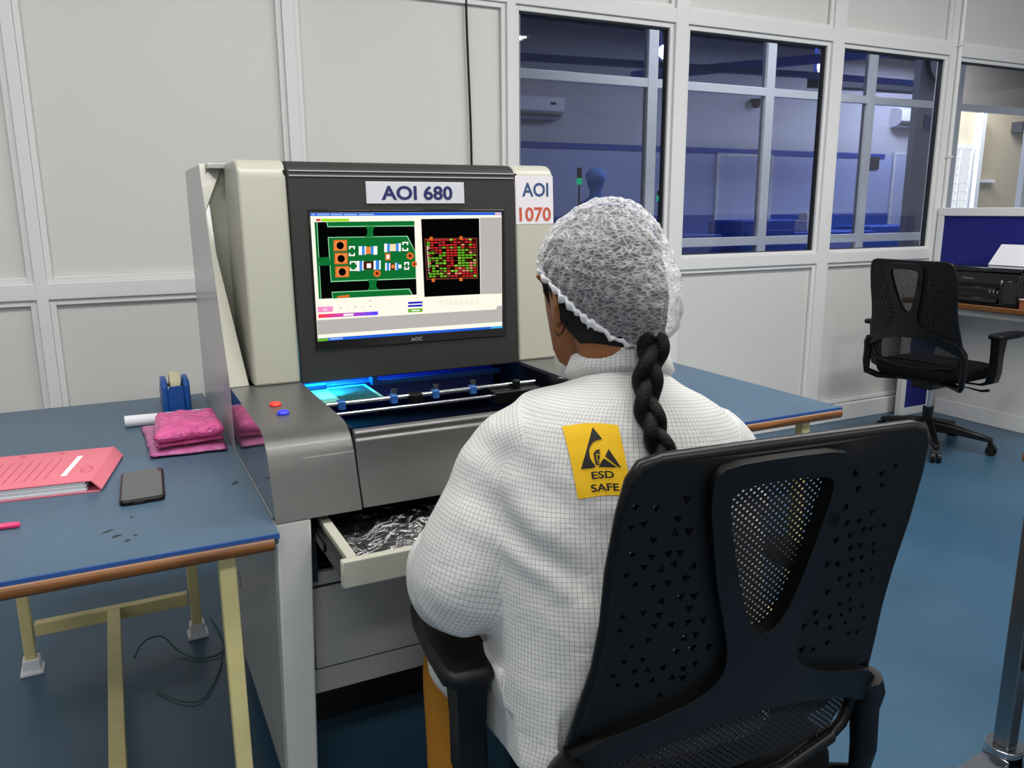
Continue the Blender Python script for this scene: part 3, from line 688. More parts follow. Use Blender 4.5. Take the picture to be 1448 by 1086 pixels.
build(b, 'body', M['dblue'], t, bevel=.006, seg=3)
b = MB(); b.lathe([(.014, -.0125), (.042, -.0125), (.042, .0125), (.014, .0125), (.014, -.0125)], (.13, y0+.064, ZT+.067), 32, 0, Matrix.Rotation(PI/2, 3, 'Y')); build(b, 'tape_roll', mat('cream tape', rgb(206,198,162), .5), t)
b = MB(); b.box(.11, .15, y1-.012, y1+.004, ZT+.05, ZT+.06); build(b, 'cutter', M['chrome'], t, sm=0)
# green earth wire on the floor
b = MB(); b.tube(cat_([(-.05, 2.40, .02), (-.02, 2.43, .05), (.03, 2.44, .05), (.07, 2.40, .012), (.12, 2.34, .006), (.18, 2.34, .006), (.20, 2.42, .006), (.18, 2.6, .006)]), .0022, 6)
b.tube(cat_([(.0, 2.22, .006), (.05, 2.14, .006), (.11, 2.12, .006), (.165, 2.24, .006), (.19, 2.36, .006)]), .0022, 6)
o = build(b, 'earth_wire', mat('green wire', rgb(30,92,84), .5), sm=180); tag(o, 'thin green earth wire trailing on the floor under the blue table', 'wire')
# ------------------------------------------------------------------ the inspection machine
MX0, MX1 = .22, 1.115
mc = empty('inspection_machine', 'tall grey and white optical inspection machine with built in monitor and open drawer', 'machine', (.667, 2.0, 0))
HY = lambda z: 1.882 + .045*(z-.9)          # sloped face of the hood
def mirror(poly): return [(MX0+MX1-x, y, z) for x, y, z in poly]
# rear housing: two cheeks, roof, back
b = MB()
for s in (0, 1):
    ch = [(MX0, 1.905, .80), (MX0, 1.905, .901), (MX0, 2.10, 1.315), (MX0, 2.155, 1.412), (MX0, 2.535, 1.412), (MX0, 2.535, .80)]
    ch = [(MX0, 1.905, .755), (MX0, 1.905, .901), (MX0, 2.155, 1.412), (MX0, 2.535, 1.412), (MX0, 2.535, .755)]
    if s: ch = mirror(ch)
    b.prism(ch, (.012 if not s else -.012, 0, 0))
b.box(MX0+.012, MX1-.012, 2.10, 2.535, 1.40, 1.4118); b.box(MX0+.012, MX1-.012, 2.52, 2.535, .755, 1.40)
build(b, 'housing', M['machgrey'], mc, sm=0, bevel=.0015)  # off-white housing coloured grey for the shade on its side
# faceted fairings beside the columns
for s in (0, 1):
    A = (MX0+.0005, 2.155, 1.412); B1 = (.272, 2.13, 1.412); C1 = (MX0+.0005, 2.10, 1.30); D1 = (MX0+.0005, 1.905, .902); E1 = (.263, 1.908, .902); G = (.274, 2.16, 1.0)
    pts = [A, B1, C1, D1, E1]; 
    if s: pts = mirror(pts)
    b = MB(); b.add(pts, [(0,2,1), (2,3,4)]); o = build(b, 'fairing', M['machwhite'], mc, sm=0)
    q = [(.231, 2.135, .902), (.2725, 2.135, .902), (.2725, 2.135, 1.411), (.231, 2.135, 1.411)]; q = mirror(q) if s else q
    b = MB(); b.prism(q, (0, .004, 0)); build(b, 'fairing_back', M['machwhite'], mc, sm=0)
    sd = o.modifiers.new('thickness', 'SOLIDIFY'); sd.thickness = .004; sd.offset = 0
# columns with rolled tops
cp = [(1.8855,.902), (1.9075,1.372), (1.912,1.388), (1.922,1.402), (1.94,1.411), (1.96,1.4135), (2.20,1.4135), (2.20,.902)]
for x0, x1 in ((.272, .3785), (.957, 1.072)):
    b = MB(); b.prism([(x0, y, z) for y, z in cp], (x1-x0, 0, 0)); o = build(b, 'column', M['machwhite'], mc, bevel=.006, seg=3)
    if x0 > .9: colr = o
# paper notice on the column
b = MB(); f = lambda z: 1.8855 + .0468*(z-.902) - .0006
b.prism([(.9585, f(1.262), 1.262), (1.070, f(1.262), 1.262), (1.070, f(1.385), 1.385), (.9585, f(1.385), 1.385)], (0, .0004, 0)); sg = build(b, 'paper_notice', mat('laminated notice paper', rgb(226,222,228), .35), colr, sm=0)
for txt, cx, cz, w, h, mt_ in (('AOI', 1.017, 1.350, .078, .036, 'tealink'), ('1070', 1.0155, 1.287, .094, .037, 'redink')):
    vs, fs = text_fit(txt, w, h, .022)
    b = MB(); b.add([(cx+v.x, f(cz+v.y)-.0006, cz+v.y) for v in vs], fs); build(b, 'lettering', M[mt_], sg, sm=0, fix=False)
# hood bezel
b = MB(); hp = [(HY(.899), .899), (HY(1.372), 1.372), (1.907,1.388), (1.917,1.402), (1.935,1.41), (1.955,1.412), (2.06,1.412), (2.06,1.40), (1.955,1.40), (1.926,1.385), (1.8995,.899)]
b.prism([(.3795, y, z) for y, z in hp], (.5765, 0, 0)); hood = build(b, 'hood', M['bezel'], mc, bevel=.003)
b = MB(); b.bar((.384, HY(1.376)-.001, 1.378), (.952, HY(1.376)-.001, 1.378), .0025, .003); b.bar((.384, HY(1.385)+.0015, 1.389), (.952, HY(1.385)+.0015, 1.389), .0025, .003); build(b, 'light_streak', M['machgrey'], hood, sm=0)  # pale bars stand in for light streaks reflected along the hood top
# name plate
b = MB(); b.prism([(x, HY(z)-.0025, z) for x, z in ((.5605,1.3148), (.8125,1.3148), (.8125,1.3665), (.5605,1.3665))], (0, .003, 0)); pl = build(b, 'name_plate', mat('brushed silver plate', rgb(206,207,216), .4), hood, sm=0, bevel=.0012)
vs, fs = text_fit('AOI 680', .183, .0345, .03)
b = MB(); b.add([(.689+v.x, HY(1.3405+v.y)-.0031, 1.3405+v.y) for v in vs], fs); build(b, 'lettering', M['navyink'], pl, sm=0, fix=False)
# monitor
mon = MB()
def onface(x, z, d): return (x, HY(z)-d, z)
mon.hexa([onface(.4175,.9745,.003), onface(.9195,.9745,.003), onface(.9195,.9745,-.006), onface(.4175,.9745,-.006), onface(.4205,1.302,.003), onface(.9225,1.300,.003), onface(.9225,1.300,-.006), onface(.4205,1.302,-.006)])
mo = build(mon, 'monitor', M['prng'], hood, bevel=.002)
UICOL = dict(cream=(255,252,236), blue=(36,100,222), ltblue=(150,190,250), pinkish=(250,200,214), red=(226,30,30), lime=(160,226,20), black=(4,5,5), pcb=(16,112,50), edge=(140,214,160), orange=(222,110,44), orange2=(240,140,70), dkred=(80,22,16), white=(255,255,252), ublue=(60,140,224), cream2=(252,226,188), brown=(120,60,48), green2=(108,180,40), red2=(200,44,44), lime2=(150,210,70), salmon=(236,140,110), grey=(186,183,178), cream3=(236,226,196), pink=(246,150,206), dkblue=(24,30,190), dots=(150,150,140), cyan=(70,180,232))
UI = [
('cream',[[0.4252,1.2947],[0.9141,1.2931],[0.907,0.9964],[0.4231,0.9973]]),
('blue',[[0.4252,1.2944],[0.9141,1.2928],[0.9139,1.286],[0.425,1.2876]]),
('ltblue',[[0.4283,1.2924],[0.4364,1.2924],[0.4363,1.2898],[0.4281,1.2895]]),
('ltblue',[[0.4414,1.2923],[0.4693,1.2921],[0.4692,1.2895],[0.4412,1.2894]]),
('ltblue',[[0.4727,1.2921],[0.5011,1.2919],[0.5009,1.2893],[0.4725,1.2892]]),
('ltblue',[[0.5044,1.2919],[0.535,1.2916],[0.5348,1.289],[0.5043,1.2889]]),
('ltblue',[[0.5401,1.2916],[0.5764,1.2913],[0.5762,1.2887],[0.5399,1.2886]]),
('pinkish',[[0.8959,1.2918],[0.9132,1.2917],[0.9131,1.2874],[0.8958,1.2872]]),
('red',[[0.438,1.2808],[0.4488,1.2807],[0.4485,1.2762],[0.4376,1.2763]]),
('lime',[[0.4504,1.281],[0.5156,1.2805],[0.5152,1.2744],[0.45,1.2749]]),
('black',[[0.4336,1.2738],[0.6771,1.273],[0.6746,1.0946],[0.4325,1.097]]),
('edge',[[0.4615,1.2738],[0.6775,1.2737],[0.6769,1.2608],[0.4634,1.2618]]),
('pcb',[[0.4632,1.2738],[0.6775,1.2737],[0.677,1.2631],[0.4652,1.264]]),
('pcb',[[0.4336,1.2738],[0.4394,1.2737],[0.4375,1.097],[0.4321,1.097]]),
('edge',[[0.4388,1.2737],[0.4404,1.2737],[0.4381,1.097],[0.4368,1.0971]]),
('edge',[[0.4625,1.2391],[0.6582,1.2383],[0.6757,1.201],[0.6747,1.1336],[0.4628,1.135]]),
('pcb',[[0.4644,1.2374],[0.656,1.2363],[0.6749,1.1986],[0.674,1.1361],[0.4646,1.1375]]),
('pcb',[[0.5539,1.2625],[0.5782,1.2625],[0.573,1.2556],[0.5716,1.2439],[0.5768,1.2375],[0.5507,1.2373],[0.5573,1.2442],[0.558,1.2558]]),
('pcb',[[0.5517,1.1361],[0.5781,1.1363],[0.5727,1.1277],[0.5728,1.1175],[0.5802,1.1103],[0.5484,1.1098],[0.5549,1.1183],[0.5558,1.1285]]),
('pcb',[[0.4346,1.1929],[0.4632,1.1933],[0.4653,1.1739],[0.4366,1.1739],[0.4384,1.1797],[0.4369,1.1879]]),
('edge',[[0.4633,1.112],[0.6562,1.1108],[0.6646,1.0951],[0.4643,1.0959]]),
('pcb',[[0.4648,1.1099],[0.6542,1.1085],[0.6617,1.0952],[0.466,1.0965]]),
('orange',[[0.4755,1.2323],[0.5075,1.232],[0.5059,1.2062],[0.4738,1.2065]]),
('orange2',[[0.478,1.2296],[0.5046,1.2294],[0.5033,1.2088],[0.4766,1.209]]),
('black',[[0.4997,1.2188],[0.4982,1.2144],[0.4946,1.2112],[0.49,1.2101],[0.4855,1.2114],[0.4824,1.2148],[0.4815,1.2192],[0.483,1.2236],[0.4865,1.2268],[0.4911,1.2279],[0.4956,1.2266],[0.4987,1.2233]]),
('orange',[[0.4759,1.2021],[0.5076,1.2019],[0.506,1.1756],[0.4742,1.1759]]),
('orange2',[[0.4784,1.1994],[0.5048,1.1992],[0.5034,1.1782],[0.477,1.1784]]),
('black',[[0.5,1.1882],[0.4985,1.1838],[0.4949,1.1806],[0.4903,1.1796],[0.4858,1.181],[0.4827,1.1843],[0.4817,1.1888],[0.4832,1.1932],[0.4868,1.1964],[0.4914,1.1974],[0.4959,1.1961],[0.499,1.1927]]),
('orange',[[0.4759,1.1708],[0.5091,1.1705],[0.5075,1.1451],[0.4742,1.1454]]),
('orange2',[[0.4784,1.1681],[0.5062,1.1679],[0.505,1.1477],[0.4771,1.1479]]),
('black',[[0.5008,1.1571],[0.4993,1.1527],[0.4957,1.1496],[0.491,1.1485],[0.4865,1.1499],[0.4834,1.1533],[0.4825,1.1579],[0.484,1.1623],[0.4875,1.1654],[0.4922,1.1664],[0.4967,1.1651],[0.4998,1.1617]]),
('orange',[[0.4761,1.1013],[0.5056,1.1032],[0.5053,1.0971],[0.4758,1.0963]]),
('orange',[[0.6715,1.1897],[0.67,1.1853],[0.6664,1.1822],[0.6616,1.1811],[0.6569,1.1825],[0.6536,1.1858],[0.6525,1.1903],[0.654,1.1947],[0.6576,1.1979],[0.6624,1.1989],[0.6671,1.1976],[0.6705,1.1942]]),
('dkred',[[0.6658,1.1899],[0.6652,1.1881],[0.6637,1.1869],[0.6618,1.1865],[0.6599,1.187],[0.6586,1.1883],[0.6582,1.1901],[0.6588,1.1919],[0.6603,1.1932],[0.6622,1.1936],[0.6641,1.1931],[0.6654,1.1917]]),
('orange',[[0.6794,1.1695],[0.6782,1.1661],[0.6754,1.1636],[0.6717,1.1628],[0.668,1.1639],[0.6655,1.1665],[0.6647,1.17],[0.6658,1.1734],[0.6686,1.1758],[0.6723,1.1766],[0.676,1.1756],[0.6785,1.173]]),
('dkred',[[0.6749,1.1696],[0.6745,1.1683],[0.6734,1.1673],[0.6719,1.167],[0.6704,1.1674],[0.6694,1.1685],[0.6691,1.1698],[0.6695,1.1712],[0.6706,1.1722],[0.6721,1.1725],[0.6736,1.1721],[0.6746,1.171]]),
('orange',[[0.5853,1.1503],[0.5838,1.146],[0.5803,1.1429],[0.5756,1.1419],[0.5711,1.1433],[0.5679,1.1466],[0.567,1.151],[0.5684,1.1554],[0.572,1.1585],[0.5766,1.1595],[0.5811,1.1581],[0.5843,1.1548]]),
('dkred',[[0.5798,1.1505],[0.5792,1.1488],[0.5778,1.1476],[0.5759,1.1472],[0.5741,1.1477],[0.5728,1.1491],[0.5725,1.1508],[0.573,1.1526],[0.5745,1.1538],[0.5763,1.1542],[0.5781,1.1537],[0.5794,1.1523]]),
('orange',[[0.5993,1.198],[0.6121,1.1979],[0.6112,1.181],[0.5984,1.1811]]),
('white',[[0.602,1.1945],[0.6098,1.1944],[0.6093,1.1843],[0.6014,1.1844]]),
('white',[[0.5349,1.2164],[0.5453,1.2163],[0.5441,1.1958],[0.5337,1.1958]]),
('ublue',[[0.5425,1.2163],[0.5505,1.2162],[0.5493,1.1962],[0.5413,1.1963]]),
('white',[[0.5494,1.2161],[0.5529,1.2161],[0.5517,1.1961],[0.5482,1.1961]]),
('orange2',[[0.5518,1.2144],[0.565,1.2142],[0.564,1.1976],[0.5508,1.1977]]),
('ublue',[[0.5644,1.2157],[0.5721,1.2156],[0.571,1.1963],[0.5633,1.1963]]),
('white',[[0.5714,1.2155],[0.5805,1.2155],[0.5793,1.1954],[0.5702,1.1954]]),
('white',[[0.5981,1.2209],[0.6059,1.2209],[0.6048,1.2007],[0.597,1.2007]]),
('ublue',[[0.6052,1.2208],[0.6123,1.2207],[0.6112,1.2012],[0.6041,1.2012]]),
('cream2',[[0.6119,1.2196],[0.6273,1.2195],[0.6264,1.2026],[0.611,1.2027]]),
('ublue',[[0.6273,1.2209],[0.6342,1.2209],[0.6332,1.2019],[0.6263,1.202]]),
('white',[[0.6342,1.2208],[0.6399,1.2207],[0.639,1.2017],[0.6332,1.2018]]),
('white',[[0.5284,1.182],[0.536,1.1819],[0.5345,1.1582],[0.5269,1.1583]]),
('ublue',[[0.5346,1.1818],[0.5422,1.1817],[0.5408,1.1587],[0.5332,1.1588]]),
('white',[[0.5415,1.1816],[0.5457,1.1815],[0.5443,1.1595],[0.5402,1.1595]]),
('dkred',[[0.5442,1.1802],[0.57,1.1799],[0.5689,1.1608],[0.5431,1.1611]]),
('white',[[0.5522,1.1752],[0.5627,1.1751],[0.5621,1.1643],[0.5516,1.1645]]),
('white',[[0.5694,1.1813],[0.5754,1.1813],[0.5742,1.1601],[0.5682,1.1601]]),
('ublue',[[0.5747,1.1818],[0.5842,1.1818],[0.583,1.1598],[0.5735,1.1599]]),
('white',[[0.5835,1.1816],[0.587,1.1815],[0.5858,1.1596],[0.5823,1.1596]]),
('white',[[0.598,1.175],[0.6023,1.1749],[0.6013,1.1566],[0.597,1.1567]]),
('ublue',[[0.6016,1.1749],[0.6087,1.1748],[0.6078,1.1565],[0.6006,1.1565]]),
('white',[[0.608,1.174],[0.6108,1.1739],[0.6099,1.1569],[0.6071,1.157]]),
('dkred',[[0.6108,1.1732],[0.623,1.1731],[0.6222,1.1581],[0.61,1.1582]]),
('orange2',[[0.6135,1.1704],[0.6207,1.1703],[0.6202,1.1615],[0.613,1.1615]]),
('white',[[0.6231,1.1741],[0.6267,1.1741],[0.6258,1.1571],[0.6222,1.1571]]),
('ublue',[[0.626,1.1747],[0.6318,1.1747],[0.6308,1.1569],[0.625,1.157]]),
('white',[[0.6315,1.1698],[0.6387,1.1697],[0.6383,1.1608],[0.631,1.1609]]),
('white',[[0.5113,1.217],[0.5257,1.2169],[0.5255,1.2139],[0.5111,1.214]]),
('white',[[0.5101,1.1969],[0.5244,1.1967],[0.5243,1.1938],[0.5099,1.1939]]),
('white',[[0.5113,1.217],[0.5144,1.217],[0.5139,1.2097],[0.5109,1.2098]]),
('white',[[0.5103,1.2012],[0.5134,1.2011],[0.513,1.1939],[0.5099,1.1939]]),
('white',[[0.5226,1.2167],[0.5257,1.2167],[0.5252,1.2094],[0.5221,1.2095]]),
('white',[[0.5216,1.2008],[0.5247,1.2008],[0.5242,1.1935],[0.5212,1.1936]]),
('white',[[0.5112,1.1819],[0.5277,1.1817],[0.5275,1.1788],[0.511,1.1789]]),
('white',[[0.51,1.1623],[0.5265,1.1621],[0.5263,1.1591],[0.5098,1.1593]]),
('white',[[0.5112,1.1819],[0.5143,1.1819],[0.5138,1.1746],[0.5107,1.1746]]),
('white',[[0.5102,1.1666],[0.5133,1.1666],[0.5129,1.1593],[0.5098,1.1593]]),
('white',[[0.5245,1.1815],[0.5276,1.1814],[0.5272,1.1741],[0.5241,1.1741]]),
('white',[[0.5236,1.1661],[0.5267,1.1661],[0.5263,1.1588],[0.5232,1.1588]]),
('white',[[0.6437,1.224],[0.659,1.2238],[0.6588,1.2208],[0.6436,1.2209]]),
('white',[[0.6428,1.2053],[0.658,1.2051],[0.6579,1.2021],[0.6426,1.2022]]),
('white',[[0.6437,1.224],[0.647,1.2239],[0.6466,1.2165],[0.6433,1.2165]]),
('white',[[0.643,1.2097],[0.6462,1.2097],[0.6459,1.2022],[0.6426,1.2022]]),
('white',[[0.6557,1.2237],[0.6589,1.2237],[0.6586,1.2162],[0.6553,1.2162]]),
('white',[[0.6549,1.2094],[0.6582,1.2094],[0.6578,1.2019],[0.6546,1.2019]]),
('white',[[0.6463,1.1754],[0.6587,1.1753],[0.6585,1.1722],[0.6461,1.1723]]),
('white',[[0.6455,1.16],[0.6579,1.1599],[0.6578,1.1568],[0.6454,1.1569]]),
('white',[[0.6463,1.1754],[0.6496,1.1754],[0.6492,1.1679],[0.6459,1.1679]]),
('white',[[0.6457,1.1645],[0.649,1.1644],[0.6486,1.1569],[0.6454,1.1569]]),
('white',[[0.6554,1.1751],[0.6587,1.1751],[0.6583,1.1675],[0.655,1.1676]]),
('white',[[0.6548,1.1641],[0.6581,1.1641],[0.6578,1.1565],[0.6545,1.1566]]),
('black',[[0.6946,1.2782],[0.8506,1.2784],[0.8473,1.0872],[0.6944,1.0879]]),
('brown',[[0.7012,1.2309],[0.8433,1.2302],[0.842,1.1273],[0.7024,1.1303]]),
('black',[[0.7033,1.2288],[0.8409,1.2277],[0.8397,1.1302],[0.7048,1.133]]),
('white',[[0.7062,1.2122],[0.7092,1.2122],[0.7106,1.1461],[0.7084,1.1462]]),
('red2',[[0.7064,1.2288],[0.7146,1.2288],[0.7147,1.2247],[0.7065,1.2247]]),
('red2',[[0.7165,1.2288],[0.7248,1.2287],[0.7248,1.2246],[0.7166,1.2247]]),
('red2',[[0.7266,1.2287],[0.7349,1.2287],[0.735,1.2246],[0.7267,1.2246]]),
('red2',[[0.7368,1.2287],[0.7451,1.2286],[0.7452,1.2245],[0.7368,1.2246]]),
('red2',[[0.747,1.2286],[0.7554,1.2286],[0.7554,1.2245],[0.747,1.2245]]),
('red2',[[0.7572,1.2286],[0.7657,1.2285],[0.7657,1.2244],[0.7573,1.2244]]),
('lime2',[[0.7675,1.2285],[0.776,1.2285],[0.776,1.2243],[0.7676,1.2244]]),
('red2',[[0.7779,1.2285],[0.7864,1.2284],[0.7864,1.2243],[0.7779,1.2243]]),
('dkred',[[0.7883,1.2284],[0.7968,1.2284],[0.7968,1.2242],[0.7883,1.2243]]),
('red2',[[0.7987,1.2284],[0.8073,1.2283],[0.8073,1.2241],[0.7987,1.2242]]),
('red2',[[0.8092,1.2283],[0.8179,1.2283],[0.8178,1.2241],[0.8092,1.2241]]),
('lime2',[[0.8198,1.2283],[0.8284,1.2282],[0.8284,1.224],[0.8197,1.2241]]),
('dkred',[[0.8304,1.2282],[0.8391,1.2282],[0.839,1.224],[0.8303,1.224]]),
('green2',[[0.7065,1.2225],[0.7148,1.2225],[0.7149,1.2184],[0.7066,1.2184]]),
('red2',[[0.7166,1.2225],[0.7249,1.2224],[0.725,1.2183],[0.7167,1.2184]]),
('red2',[[0.7267,1.2224],[0.735,1.2224],[0.7351,1.2182],[0.7268,1.2183]]),
('brown',[[0.7369,1.2223],[0.7452,1.2223],[0.7453,1.2182],[0.7369,1.2182]]),
('red2',[[0.7471,1.2223],[0.7554,1.2222],[0.7555,1.2181],[0.7471,1.2182]]),
('black',[[0.7573,1.2222],[0.7657,1.2222],[0.7658,1.218],[0.7573,1.2181]]),
('dkred',[[0.7676,1.2222],[0.7761,1.2221],[0.7761,1.2179],[0.7676,1.218]]),
('red2',[[0.7779,1.2221],[0.7864,1.222],[0.7864,1.2179],[0.7779,1.2179]]),
('red2',[[0.7883,1.222],[0.7968,1.222],[0.7968,1.2178],[0.7883,1.2179]]),
('dkred',[[0.7987,1.2219],[0.8073,1.2219],[0.8073,1.2177],[0.7987,1.2178]]),
('red2',[[0.8092,1.2219],[0.8178,1.2218],[0.8178,1.2176],[0.8092,1.2177]]),
('red2',[[0.8197,1.2218],[0.8284,1.2218],[0.8283,1.2176],[0.8197,1.2176]]),
('dkred',[[0.8303,1.2217],[0.839,1.2217],[0.8389,1.2175],[0.8302,1.2175]]),
('green2',[[0.7067,1.2162],[0.7149,1.2162],[0.715,1.2121],[0.7068,1.2121]]),
('red2',[[0.7167,1.2162],[0.725,1.2161],[0.7251,1.212],[0.7168,1.2121]]),
('black',[[0.7268,1.2161],[0.7351,1.216],[0.7352,1.2119],[0.7269,1.212]]),
('red2',[[0.737,1.216],[0.7453,1.2159],[0.7454,1.2118],[0.737,1.2119]]),
('red2',[[0.7471,1.2159],[0.7555,1.2159],[0.7556,1.2117],[0.7472,1.2118]]),
('red2',[[0.7574,1.2158],[0.7658,1.2158],[0.7658,1.2116],[0.7574,1.2117]]),
('red2',[[0.7676,1.2158],[0.7761,1.2157],[0.7761,1.2115],[0.7677,1.2116]]),
('red2',[[0.7779,1.2157],[0.7864,1.2156],[0.7864,1.2115],[0.778,1.2115]]),
('dkred',[[0.7883,1.2156],[0.7968,1.2155],[0.7968,1.2114],[0.7883,1.2114]]),
('salmon',[[0.7987,1.2155],[0.8073,1.2155],[0.8073,1.2113],[0.7987,1.2113]]),
('dkred',[[0.8092,1.2154],[0.8178,1.2154],[0.8178,1.2112],[0.8092,1.2113]]),
('green2',[[0.8197,1.2154],[0.8283,1.2153],[0.8283,1.2111],[0.8196,1.2112]]),
('red2',[[0.8302,1.2153],[0.8389,1.2152],[0.8389,1.211],[0.8302,1.2111]]),
('salmon',[[0.7068,1.2099],[0.7151,1.2099],[0.7151,1.2057],[0.7069,1.2058]]),
('red2',[[0.7169,1.2098],[0.7251,1.2098],[0.7252,1.2056],[0.7169,1.2057]]),
('red2',[[0.7269,1.2098],[0.7352,1.2097],[0.7353,1.2055],[0.727,1.2056]]),
('brown',[[0.7371,1.2097],[0.7454,1.2096],[0.7454,1.2054],[0.7371,1.2055]]),
('green2',[[0.7472,1.2096],[0.7556,1.2095],[0.7556,1.2053],[0.7473,1.2054]]),
('red2',[[0.7574,1.2095],[0.7658,1.2094],[0.7659,1.2052],[0.7575,1.2053]]),
('green2',[[0.7677,1.2094],[0.7761,1.2093],[0.7761,1.2051],[0.7677,1.2052]]),
('red2',[[0.778,1.2093],[0.7865,1.2092],[0.7865,1.205],[0.778,1.2051]]),
('green2',[[0.7883,1.2092],[0.7968,1.2091],[0.7968,1.2049],[0.7883,1.205]]),
('red2',[[0.7987,1.2091],[0.8073,1.209],[0.8073,1.2048],[0.7987,1.2049]]),
('dkred',[[0.8091,1.209],[0.8177,1.2089],[0.8177,1.2047],[0.8091,1.2048]]),
('red2',[[0.8196,1.2089],[0.8283,1.2088],[0.8282,1.2046],[0.8196,1.2047]]),
('red2',[[0.8302,1.2088],[0.8388,1.2087],[0.8388,1.2045],[0.8301,1.2046]]),
('dkred',[[0.707,1.2036],[0.7152,1.2035],[0.7153,1.1994],[0.7071,1.1995]]),
('brown',[[0.717,1.2035],[0.7252,1.2034],[0.7253,1.1993],[0.7171,1.1994]]),
('red2',[[0.7271,1.2034],[0.7353,1.2033],[0.7354,1.1992],[0.7271,1.1993]]),
('red2',[[0.7372,1.2033],[0.7455,1.2032],[0.7455,1.1991],[0.7372,1.1992]]),
('black',[[0.7473,1.2032],[0.7556,1.2031],[0.7557,1.199],[0.7474,1.1991]]),
('red2',[[0.7575,1.2031],[0.7659,1.203],[0.7659,1.1988],[0.7575,1.1989]]),
('red2',[[0.7677,1.203],[0.7761,1.2029],[0.7762,1.1987],[0.7678,1.1988]]),
('red2',[[0.778,1.2029],[0.7865,1.2028],[0.7865,1.1986],[0.778,1.1987]]),
('green2',[[0.7883,1.2028],[0.7968,1.2027],[0.7968,1.1985],[0.7883,1.1986]]),
('green2',[[0.7987,1.2027],[0.8072,1.2026],[0.8072,1.1984],[0.7987,1.1985]]),
('green2',[[0.8091,1.2025],[0.8177,1.2025],[0.8177,1.1983],[0.8091,1.1983]]),
('brown',[[0.8196,1.2024],[0.8282,1.2023],[0.8282,1.1981],[0.8196,1.1982]]),
('brown',[[0.8301,1.2023],[0.8388,1.2022],[0.8387,1.198],[0.8301,1.1981]]),
('green2',[[0.7071,1.1973],[0.7153,1.1972],[0.7154,1.1931],[0.7072,1.1932]]),
('green2',[[0.7171,1.1972],[0.7254,1.1971],[0.7254,1.193],[0.7172,1.1931]]),
('brown',[[0.7272,1.1971],[0.7354,1.197],[0.7355,1.1928],[0.7272,1.1929]]),
('red2',[[0.7373,1.1969],[0.7456,1.1968],[0.7456,1.1927],[0.7373,1.1928]]),
('green2',[[0.7474,1.1968],[0.7557,1.1967],[0.7558,1.1926],[0.7474,1.1927]]),
('red2',[[0.7576,1.1967],[0.7659,1.1966],[0.766,1.1924],[0.7576,1.1925]]),
('red2',[[0.7678,1.1966],[0.7762,1.1965],[0.7762,1.1923],[0.7678,1.1924]]),
('red2',[[0.778,1.1965],[0.7865,1.1964],[0.7865,1.1922],[0.7781,1.1923]]),
('green2',[[0.7883,1.1963],[0.7968,1.1962],[0.7968,1.192],[0.7883,1.1922]]),
('green2',[[0.7987,1.1962],[0.8072,1.1961],[0.8072,1.1919],[0.7987,1.192]]),
('dkred',[[0.8091,1.1961],[0.8177,1.196],[0.8176,1.1918],[0.8091,1.1919]]),
('salmon',[[0.8195,1.196],[0.8281,1.1959],[0.8281,1.1916],[0.8195,1.1918]]),
('brown',[[0.83,1.1958],[0.8387,1.1957],[0.8386,1.1915],[0.83,1.1916]]),
('red2',[[0.7073,1.191],[0.7155,1.1909],[0.7156,1.1867],[0.7074,1.1868]]),
('dkred',[[0.7173,1.1908],[0.7255,1.1907],[0.7256,1.1866],[0.7173,1.1867]]),
('black',[[0.7273,1.1907],[0.7355,1.1906],[0.7356,1.1865],[0.7274,1.1866]]),
('green2',[[0.7374,1.1906],[0.7456,1.1905],[0.7457,1.1863],[0.7374,1.1864]]),
('green2',[[0.7475,1.1904],[0.7558,1.1903],[0.7558,1.1862],[0.7475,1.1863]]),
('red2',[[0.7576,1.1903],[0.766,1.1902],[0.766,1.186],[0.7577,1.1861]]),
('red2',[[0.7678,1.1902],[0.7762,1.1901],[0.7762,1.1859],[0.7678,1.186]]),
('red2',[[0.7781,1.19],[0.7865,1.1899],[0.7865,1.1857],[0.7781,1.1859]]),
('green2',[[0.7884,1.1899],[0.7968,1.1898],[0.7968,1.1856],[0.7884,1.1857]]),
('green2',[[0.7987,1.1898],[0.8072,1.1896],[0.8072,1.1854],[0.7987,1.1856]]),
('green2',[[0.8091,1.1896],[0.8176,1.1895],[0.8176,1.1853],[0.8091,1.1854]]),
('green2',[[0.8195,1.1895],[0.8281,1.1894],[0.8281,1.1851],[0.8195,1.1853]]),
('green2',[[0.83,1.1893],[0.8386,1.1892],[0.8386,1.185],[0.8299,1.1851]]),
('green2',[[0.7074,1.1846],[0.7156,1.1845],[0.7157,1.1804],[0.7075,1.1805]]),
('green2',[[0.7174,1.1845],[0.7256,1.1844],[0.7257,1.1802],[0.7175,1.1804]]),
('green2',[[0.7274,1.1843],[0.7356,1.1842],[0.7357,1.1801],[0.7275,1.1802]]),
('green2',[[0.7374,1.1842],[0.7457,1.1841],[0.7458,1.1799],[0.7375,1.18]]),
('dkred',[[0.7475,1.184],[0.7559,1.1839],[0.7559,1.1798],[0.7476,1.1799]]),
('red2',[[0.7577,1.1839],[0.766,1.1838],[0.7661,1.1796],[0.7577,1.1797]]),
('brown',[[0.7679,1.1837],[0.7762,1.1836],[0.7763,1.1794],[0.7679,1.1796]]),
('black',[[0.7781,1.1836],[0.7865,1.1835],[0.7865,1.1793],[0.7781,1.1794]]),
('lime2',[[0.7884,1.1835],[0.7968,1.1833],[0.7968,1.1791],[0.7884,1.1793]]),
('green2',[[0.7987,1.1833],[0.8072,1.1832],[0.8072,1.179],[0.7987,1.1791]]),
('green2',[[0.809,1.1831],[0.8176,1.183],[0.8176,1.1788],[0.809,1.1789]]),
('green2',[[0.8195,1.183],[0.828,1.1829],[0.828,1.1786],[0.8194,1.1788]]),
